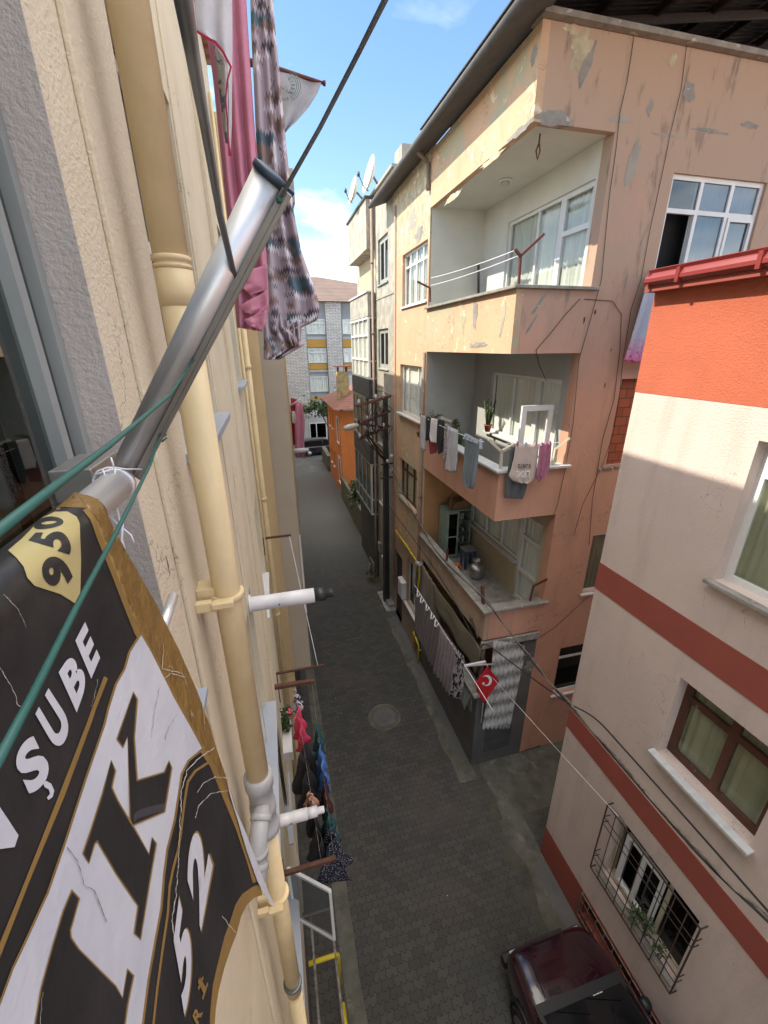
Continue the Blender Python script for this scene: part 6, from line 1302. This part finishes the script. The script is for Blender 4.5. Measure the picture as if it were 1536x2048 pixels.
cordobj('stay_rod', [hk1, pd(440, 430, .62), pd(408, 240, .46), pd(385, 110, .36), pd(352, -80, .27)], .0042, 'cord_steel', 'steel stay cable crossing the arm, thick and close at the top of the photo', 'cable')
cordobj('stay_rod', [hk2, pd(640, 255, .66), pd(720, 100, .6), pd(800, -60, .52)], .0027, 'cord_steel', 'steel stay cable rising from the arm tip across the sky', 'cable')
cordobj('guide_cord', [hk3, pd(340, 790, .62), pd(220, 890, .36), pd(100, 980, .24), pd(-40, 1090, .18)], .0021, 'cord_green', 'green coated cord running from the arm to the left edge above the banner', 'cord')
cordobj('guide_cord', [hk4, pd(300, 930, .70), pd(240, 1050, .46), pd(150, 1220, .33), pd(60, 1400, .26), pd(-30, 1570, .22)], .0021, 'cord_green', 'green coated cord crossing in front of the banner', 'cord')
# white string tied round the joint
bm = NB()
def zs(pts, r=.0016): tube(bm, [pd(x, y, D) for x, y, D in pts], r, 6)
zs([(228, 935, .84), (215, 935, .84), (195, 942, .845), (186, 960, .85), (190, 990, .83), (205, 1020, .82), (232, 1045, .82), (262, 1070, .82), (268, 1085, .82)]); zs([(228, 935, .84), (250, 938, .85), (285, 938, .86)])
zs([(228, 933, .84), (222, 915, .845)]); zs([(205, 940, .84), (218, 965, .83), (230, 1000, .82), (240, 1045, .82), (245, 1060, .82)]); zs([(230, 937, .84), (228, 975, .83), (225, 1010, .83), (218, 1030, .83)]); zs([(245, 1045, .82), (243, 1080, .82), (250, 1098, .82)], .0022); zs([(225, 938, .838), (188, 950, .845)])
setp(link('tie_string', bm, 'string_white'), 'white string knotted round the joint of the steel tube and arm', 'string')
bm = NB(); tube(bm, [pd(322, 1262, 1.17), pd(347, 1192, 1.26)], .0125, 20); setp(link('steel_stub', bm, 'steel'), 'short steel tube end sticking out from behind the banner edge', 'tube')
bm = NB(); p = on('x', -.29, 408, 1375); box(bm, (-.36, p.y-.28, p.z-.02), (-.28, p.y, p.z+.0)); setp(link('sill', bm, 'aluminium_sill'), 'small grey blue sill end showing behind the banner edge', 'sill')

# ================================================================ WASHING HANGING ABOVE (foreground)
cl = 'large cloths hanging from the upper left windows'
G_ = garment('hanging_sheet', 'long plain pink sheet hanging in folds beside the stay cable', 'sheet', 'y', 2.0, [[(398, -40, 489, -40), (412, 60, 494, 60), (425, 150, 500, 150), (436, 260, 507, 260), (446, 360, 515, 360), (456, 450, 528, 450), (464, 540, 534, 540), (470, 610, 538, 610), (474, 655, 523, 663)]], 'cl_pink', cl, folds=3, amp=.022, nu=50, nv=50, seed=1)
for k, rows in enumerate(([(478, 548, 534, 528), (480, 562, 534, 578), (480, 572, 500, 590), ], [(478, 612, 533, 582), (488, 622, 535, 612), (490, 625, 515, 632)], [(488, 640, 534, 620), (492, 645, 530, 652), (496, 650, 522, 661)])):
    garment('swag', None, None, 'y', 1.965-.01*k, [rows], 'cl_pink', parent=G_, folds=1.5, amp=.01, nu=16, nv=12, seed=k)
garment('hanging_sheet', 'tall flame-stitch patterned cloth in grey, brown and blue against the sky', 'sheet', 'y', 2.3, [[(500, -60, 541, -60), (503, 60, 550, 60), (508, 160, 560, 160), (512, 260, 569, 260), (517, 340, 577, 340), (526, 430, 588, 430), (530, 500, 602, 500), (532, 560, 620, 550), (533, 590, 634, 590), (534, 612, 640, 620), (536, 640, 634, 640), (545, 668, 585, 662)],
    [(528, 600, 560, 600), (528, 650, 570, 655), (528, 690, 595, 668), (528, 712, 610, 688), (529, 720, 560, 718)], [(572, 640, 604, 640), (578, 680, 603, 676), (584, 692, 600, 694)]], 'cl_ikat', cl, folds=2.6, amp=.026, nu=50, nv=60, seed=2.2)
t = garment('hanging_towel', 'white towel with a crimson border at the top of the photo', 'towel', 'y', 1.7, [[(386, -40, 463, -40), (390, 20, 464, 30), (396, 66, 464, 90), (424, 84, 463, 140), (448, 106, 462, 200), (452, 150, 462, 250), (455, 230, 459, 300)]], 'cl_white', cl, folds=1.6, amp=.012, nu=30, nv=40, seed=3)
def ym(d_): return lambda x, y: on('y', 1.7-d_, x, y)
bm = NB(); stroke(bm, [(393, 62), (410, 74), (430, 84), (446, 104), (462, 134), (455, 160), (451, 200), (455, 240), (457, 290), (460, 312)], [5, 6, 6, 5, 4, 3.5, 3, 3, 3, 6], ym(.02)); link('border', bm, 'cl_crimson', t)
garment('hanging_garment', 'camouflage coloured cloth strip behind the white towel', 'garment', 'y', 1.8, [[(428, 90, 450, 96), (434, 140, 460, 140), (441, 200, 458, 200), (447, 260, 457, 260), (452, 284, 456, 286)]], 'cl_camo', cl, folds=1, amp=.01, nu=12)
garment('hanging_garment', 'dark purple cloth edge between the pink sheet and the sky', 'garment', 'y', 2.12, [[(470, -40, 489, -40), (480, 120, 499, 120), (495, 260, 509, 260), (505, 330, 517, 340), (515, 420, 524, 430)]], 'cl_mauve', cl, folds=2, amp=.015, nu=12)
t = thing('flag', tuple(on('y', 3.2, 560, 150)), 'pale grey association flag with a green round emblem flying from a pole on the left', 'flag')
garment('cloth', None, None, 'y', 3.2, [[(545, 136, 644, 164), (550, 165, 634, 188), (555, 200, 618, 214), (562, 235, 592, 244), (567, 262, 572, 262)]], 'cl_ltgrey', parent=t, folds=1.3, amp=.015, nu=26, nv=20, seed=2)
bm = NB(); tube(bm, [on('y', 3.22, 470, 118), on('y', 3.2, 560, 139), on('y', 3.2, 646, 166)], [.022, .012, .008], 10); tube(bm, [on('y', 3.2, 646, 166), on('y', 3.2, 651, 167)], .014, 8); link('pole', bm, 'rust_red', t)
fl = lambda x, y: on('y', 3.17, x, y); bm = NB()
for r_ in (27, 31, 35): stroke(bm, [(566+r_*math.cos(R(a)), 172+r_*math.sin(R(a))) for a in range(-62, 64, 7)], 1.2, fl)
stroke(bm, [(560, 172), (578, 186), (590, 186)], 1.4, fl); stroke(bm, [(563, 180), (570, 172), (578, 186)], 1.0, fl)
for i, ch in enumerate('GİRES'):
    a = R(-48+i*22); c_ = (566+20*math.cos(a), 172+20*math.sin(a)); b2 = text_bm(ch, True)
    ux, uy = -math.sin(a), math.cos(a); vx, vy = math.cos(a), math.sin(a); m2 = {}
    for v in b2.verts: u, w2 = (v.co.x-.5)*(5.5 if ch != 'İ' else 2.5), (v.co.y-.5)*7.5; m2[v] = bm.verts.new(fl(c_[0]+ux*u+vx*w2, c_[1]+uy*u+vy*w2))
    for f in b2.faces: bm.faces.new([m2[v] for v in f.verts])
    b2.free()
for i, ch in enumerate('İNS'):
    c_ = (563+i*6, 198+i*2.5-i*i*1.5); b2 = text_bm(ch, True); m2 = {}
    for v in b2.verts: m2[v] = bm.verts.new(fl(c_[0]+(v.co.x-.5)*(4.5 if ch != 'İ' else 2), c_[1]-(v.co.y-.5)*6))
    for f in b2.faces: bm.faces.new([m2[v] for v in f.verts])
    b2.free()
link('emblem', bm, 'ink_green', t)

# ================================================================ CARS
def car(name, paint, label, L=4.0, W=1.62, roof=1.42, hood=.98, hatch=True, wagon=False, loc=(0, 0), ang=0, marks=False):
    """nose towards local +y"""
    root = thing(name, (0, 0, 0), label, 'car'); h = L/2
    # stations: y, half width, belt z, bottom z
    st = [(-h, .66, .62, .32), (-h+.06, .74, .86, .26), (-h+.4, .795, .93, .22), (-h+1.4, .81, .92, .2), (0.2, .81, .92, .2), (.95, .80, .93, .2), (1.25, .79, .95, .2), (h-.5, .77, .9, .22), (h-.15, .73, .82, .25), (h-.03, .66, .68, .3), (h, .6, .55, .34)]
    bm = NB(); rings = []
    for (y, w, zt, zb) in st:
        w *= W/1.62; cz = zt+.045*(1 if y > .9 or y < -h+.3 else .6); pts = [(-w*.9, zb), (-w, zb+.12), (-w*1.005, (zt+zb)/2+.05), (-w*.985, zt-.08), (-w*.9, zt), (-w*.5, cz), (0, cz+.012), (w*.5, cz), (w*.9, zt), (w*.985, zt-.08), (w*1.005, (zt+zb)/2+.05), (w, zb+.12), (w*.9, zb)]
        rings.append([bm.verts.new((x, y, z)) for x, z in pts])
    for a, b in zip(rings, rings[1:]):
        for k in range(len(a)): bm.faces.new([a[k], a[(k+1) % len(a)], b[(k+1) % len(a)], b[k]]).smooth = True
    bm.faces.new(rings[0]); bm.faces.new(rings[-1][::-1])
    body = link('body', bm, paint, root)
    sb = body.modifiers.new('s', 'SUBSURF'); sb.levels = 1; sb.render_levels = 2
    yr0, yr1 = (-h+.12, -h+.3) if wagon else (-h+.15, -h+.55); yf0, yf1 = .98, .25
    wb, wt = W*.44, W*.36
    def prof(y, z): return None
    G0 = [(-wb, yr0, .93), (wb, yr0, .93), (wb, yf0, .955), (-wb, yf0, .955)]; G1 = [(-wt, yr1, roof-.05), (wt, yr1, roof-.05), (wt, yf1, roof-.03), (-wt, yf1, roof-.03)]
    bm = NB(); a = [bm.verts.new(p) for p in G0]; b = [bm.verts.new(p) for p in G1]
    for k in range(4): bm.faces.new([a[k], a[(k+1) % 4], b[(k+1) % 4], b[k]])
    bm.faces.new(b); link('glasshouse', bm, 'dark_glass' if False else 'car_trim', root, bevel=.04)
    bm = NB(); n = 8; rr = []
    for j in range(n+1):
        v = j/n; y = yr1-.03+(yf1-yr1+.06)*v; cz = .05*math.sin(v*3.1416)
        rr.append([bm.verts.new(((wt+.012)*(2*u/6-1), y, roof-.05+cz+.03*math.sin(u/6*3.1416))) for u in range(7)])
    for a_, b_ in zip(rr, rr[1:]):
        for k in range(6): bm.faces.new([a_[k], a_[k+1], b_[k+1], b_[k]]).smooth = True
    link('roof', bm, paint, root, solid=.02)
    bm = NB()
    for s in (-1, 1):
        tube(bm, [(s*wb, yf0, .95), (s*(wt+.005), yf1, roof-.03)], .028, 6); tube(bm, [(s*wb, yr0, .93), (s*(wt+.005), yr1, roof-.05)], .035, 6); tube(bm, [(s*(wb+.004), -.15, .93), (s*(wt+.01), -.15, roof-.03)], .028, 6)
        if wagon: tube(bm, [(s*(wb+.004), -1.05, .93), (s*(wt+.01), -1.05, roof-.03)], .028, 6)
    link('pillar', bm, paint, root)
    bm = NB()
    for f in (0, 1): pass
    v = [(-wb*.9, yf0+.005, .985), (wb*.9, yf0+.005, .985), (wt*.9, yf1+.05, roof-.075), (-wt*.9, yf1+.05, roof-.075)]; nrm = Vector((0, .45, .6)).normalized()*.012; bm.faces.new([bm.verts.new(Vector(p)+nrm) for p in v]); link('windscreen', bm, 'dark_glass' if not marks else 'black_glass', root)
    for s in (-1, 1):
        bm = NB(); v = [(s*wb*.93, -.1, .97), (s*wb*.93, yf0-.28, .97), (s*wt*1.02, yf1-.02, roof-.09), (s*wt*1.02, -.1, roof-.09)]; bm.faces.new([bm.verts.new(Vector(p)+Vector((s*.055, 0, 0))) for p in v]); link('side_window', bm, 'black_glass', root)
        bm = NB(); v = [(s*wb*.93, -.2, .97), (s*wt*1.02, -.2, roof-.09), (s*wt*1.02, yr1+.2, roof-.09), (s*wb*.93, yr0+.25, .97)]; bm.faces.new([bm.verts.new(Vector(p)+Vector((s*.055, 0, 0))) for p in v]); link('side_window', bm, 'black_glass', root)
        bm = NB(); lathe(bm, (s*(W/2+.02), .72, .98), [(.02, -.09), (.075, -.07), (.08, 0), (.06, .05)], 10, 'x'); link('mirror', bm, 'car_trim', root)
        for yy in (h-.78, -h+.78):
            wbm = NB(); lathe(wbm, (s*(W/2-.1), yy, .3), [(.2, s*.11), (.27, s*.125), (.3, s*.09), (.3, -s*.08)], 24, 'x'); wh = link('wheel', wbm, 'tyre', root)
            rb = NB(); lathe(rb, (s*(W/2-.1), yy, .3), [(.205, s*.11), (.2, s*.128), (.03, s*.118), (.02, s*.13)], 20, 'x'); link('rim', rb, 'rim', wh)
            for q in range(6):
                rb = NB(); a = q*1.047; 
                rb.free()
            ab = NB(); lathe(ab, (s*(W/2-.045), yy, .32), [(.36, s*.0), (.36, s*.052), (.33, s*.054), (.33, 0)], 24, 'x'); link('wheel_arch', ab, 'car_trim', root)
        bm = NB(); box(bm, (s*W*.31-.14, h-.17, .56), (s*W*.31+.12, h-.03, .67)); link('headlight', bm, 'head_lamp', root, bevel=.02)
        bm = NB(); box(bm, (s*W*.42-.08, -h-.005, .66), (s*W*.42+.06, -h+.14, .95)); link('tail_light', bm, 'tail_lamp', root, bevel=.02)
    bm = NB(); box(bm, (-W*.45, h-.1, .28), (W*.45, h+.05, .5)); link('bumper', bm, 'car_trim', root, bevel=.04)
    bm = NB(); box(bm, (-W*.46, -h-.06, .3), (W*.46, -h+.1, .52)); link('bumper', bm, 'car_trim', root, bevel=.04)
    bm = NB(); box(bm, (-.26, -h-.075, .58 if not wagon else .62), (.26, -h-.01, .69 if not wagon else .73)); link('number_plate', bm, 'plate', root)
    bm = NB(); box(bm, (-.33, h-.05, .55), (.33, h+.005, .68)); link('grille', bm, 'car_trim', root, bevel=.01)
    root.location = (*loc, 0); root.rotation_euler = (0, 0, ang)
    return root
mm('black_glass', (.008, .009, .011), .08, spec=.6)
c1_ = car('parked_car', 'car_maroon', 'dark maroon hatchback parked against the pink house, seen from above', 3.7, 1.62, 1.40, loc=(3.42, 1.22), ang=R(0), marks=True)
def onbody(o, name, bm, m): return link(name, bm, m, o)
bm = NB(); box(bm, (-.6, .96, 0.985), (.6, 1.1, .998)); bm.free()
c2_ = car('parked_car', 'car_black', 'black estate car parked across the far end of the street', 4.6, 1.75, 1.5, loc=(4.35, 40.2), ang=R(-82), wagon=True)
# hood details on the maroon car (washer vents, panel gap, white lettering on the scuttle)
def local(root, name, bm, m):
    me = bpy.data.meshes.new(name); bm.to_mesh(me); bm.free(); me.materials.append(MT[m]); o = bpy.data.objects.new(name, me); col.objects.link(o); o.parent = root; return o
bm = NB(); box(bm, (-.70, .90, .955), (.70, 1.10, 1.0)); local(c1_, 'scuttle', bm, 'car_trim')
bm = NB()
for i in range(8): box(bm, (-.42+i*.025, 1.12, 1.0), (-.408+i*.025, 1.19, 1.006))
local(c1_, 'hood_vent', bm, 'car_trim')
bm = NB()
for s in (-1, 1): tube(bm, [(s*.5, 1.14, .99), (s*.47, 1.5, .965), (s*.40, 1.66, .93)], .004, 5)
local(c1_, 'hood_crease', bm, 'car_trim')
bm = NB()
for x in (-.45, .05): tube(bm, [(x, .98, 1.01), (x+.42, .82, 1.09)], .008, 6)
local(c1_, 'wiper', bm, 'car_trim')
bm = text_bm('mmm', True)
for v in bm.verts: v.co = Vector((.16+v.co.x*.16, .93+v.co.y*.045, 1.008))
local(c1_, 'sticker', bm, 'plate')

for k, (x, y, h) in enumerate(((423, 1045, .035), (425, 1062, .02), (335, 1130, .05), (468, 965, .09))):
    splat(FL, x, y, .0022, h, 'rust', 'crack', L, k, .001, 12, .05)


# dirt washed against the wall feet
for nm, ya, yb_, xa, xb in (('wall_foot_dirt', 6.7, 13.4, 3.62, 3.858), ('wall_foot_dirt', 1.2, 4.3, 4.12, 4.385)):
    ragged(nm, xa, xb, ya, yb_, .009, 'grey_base', .1, ya)
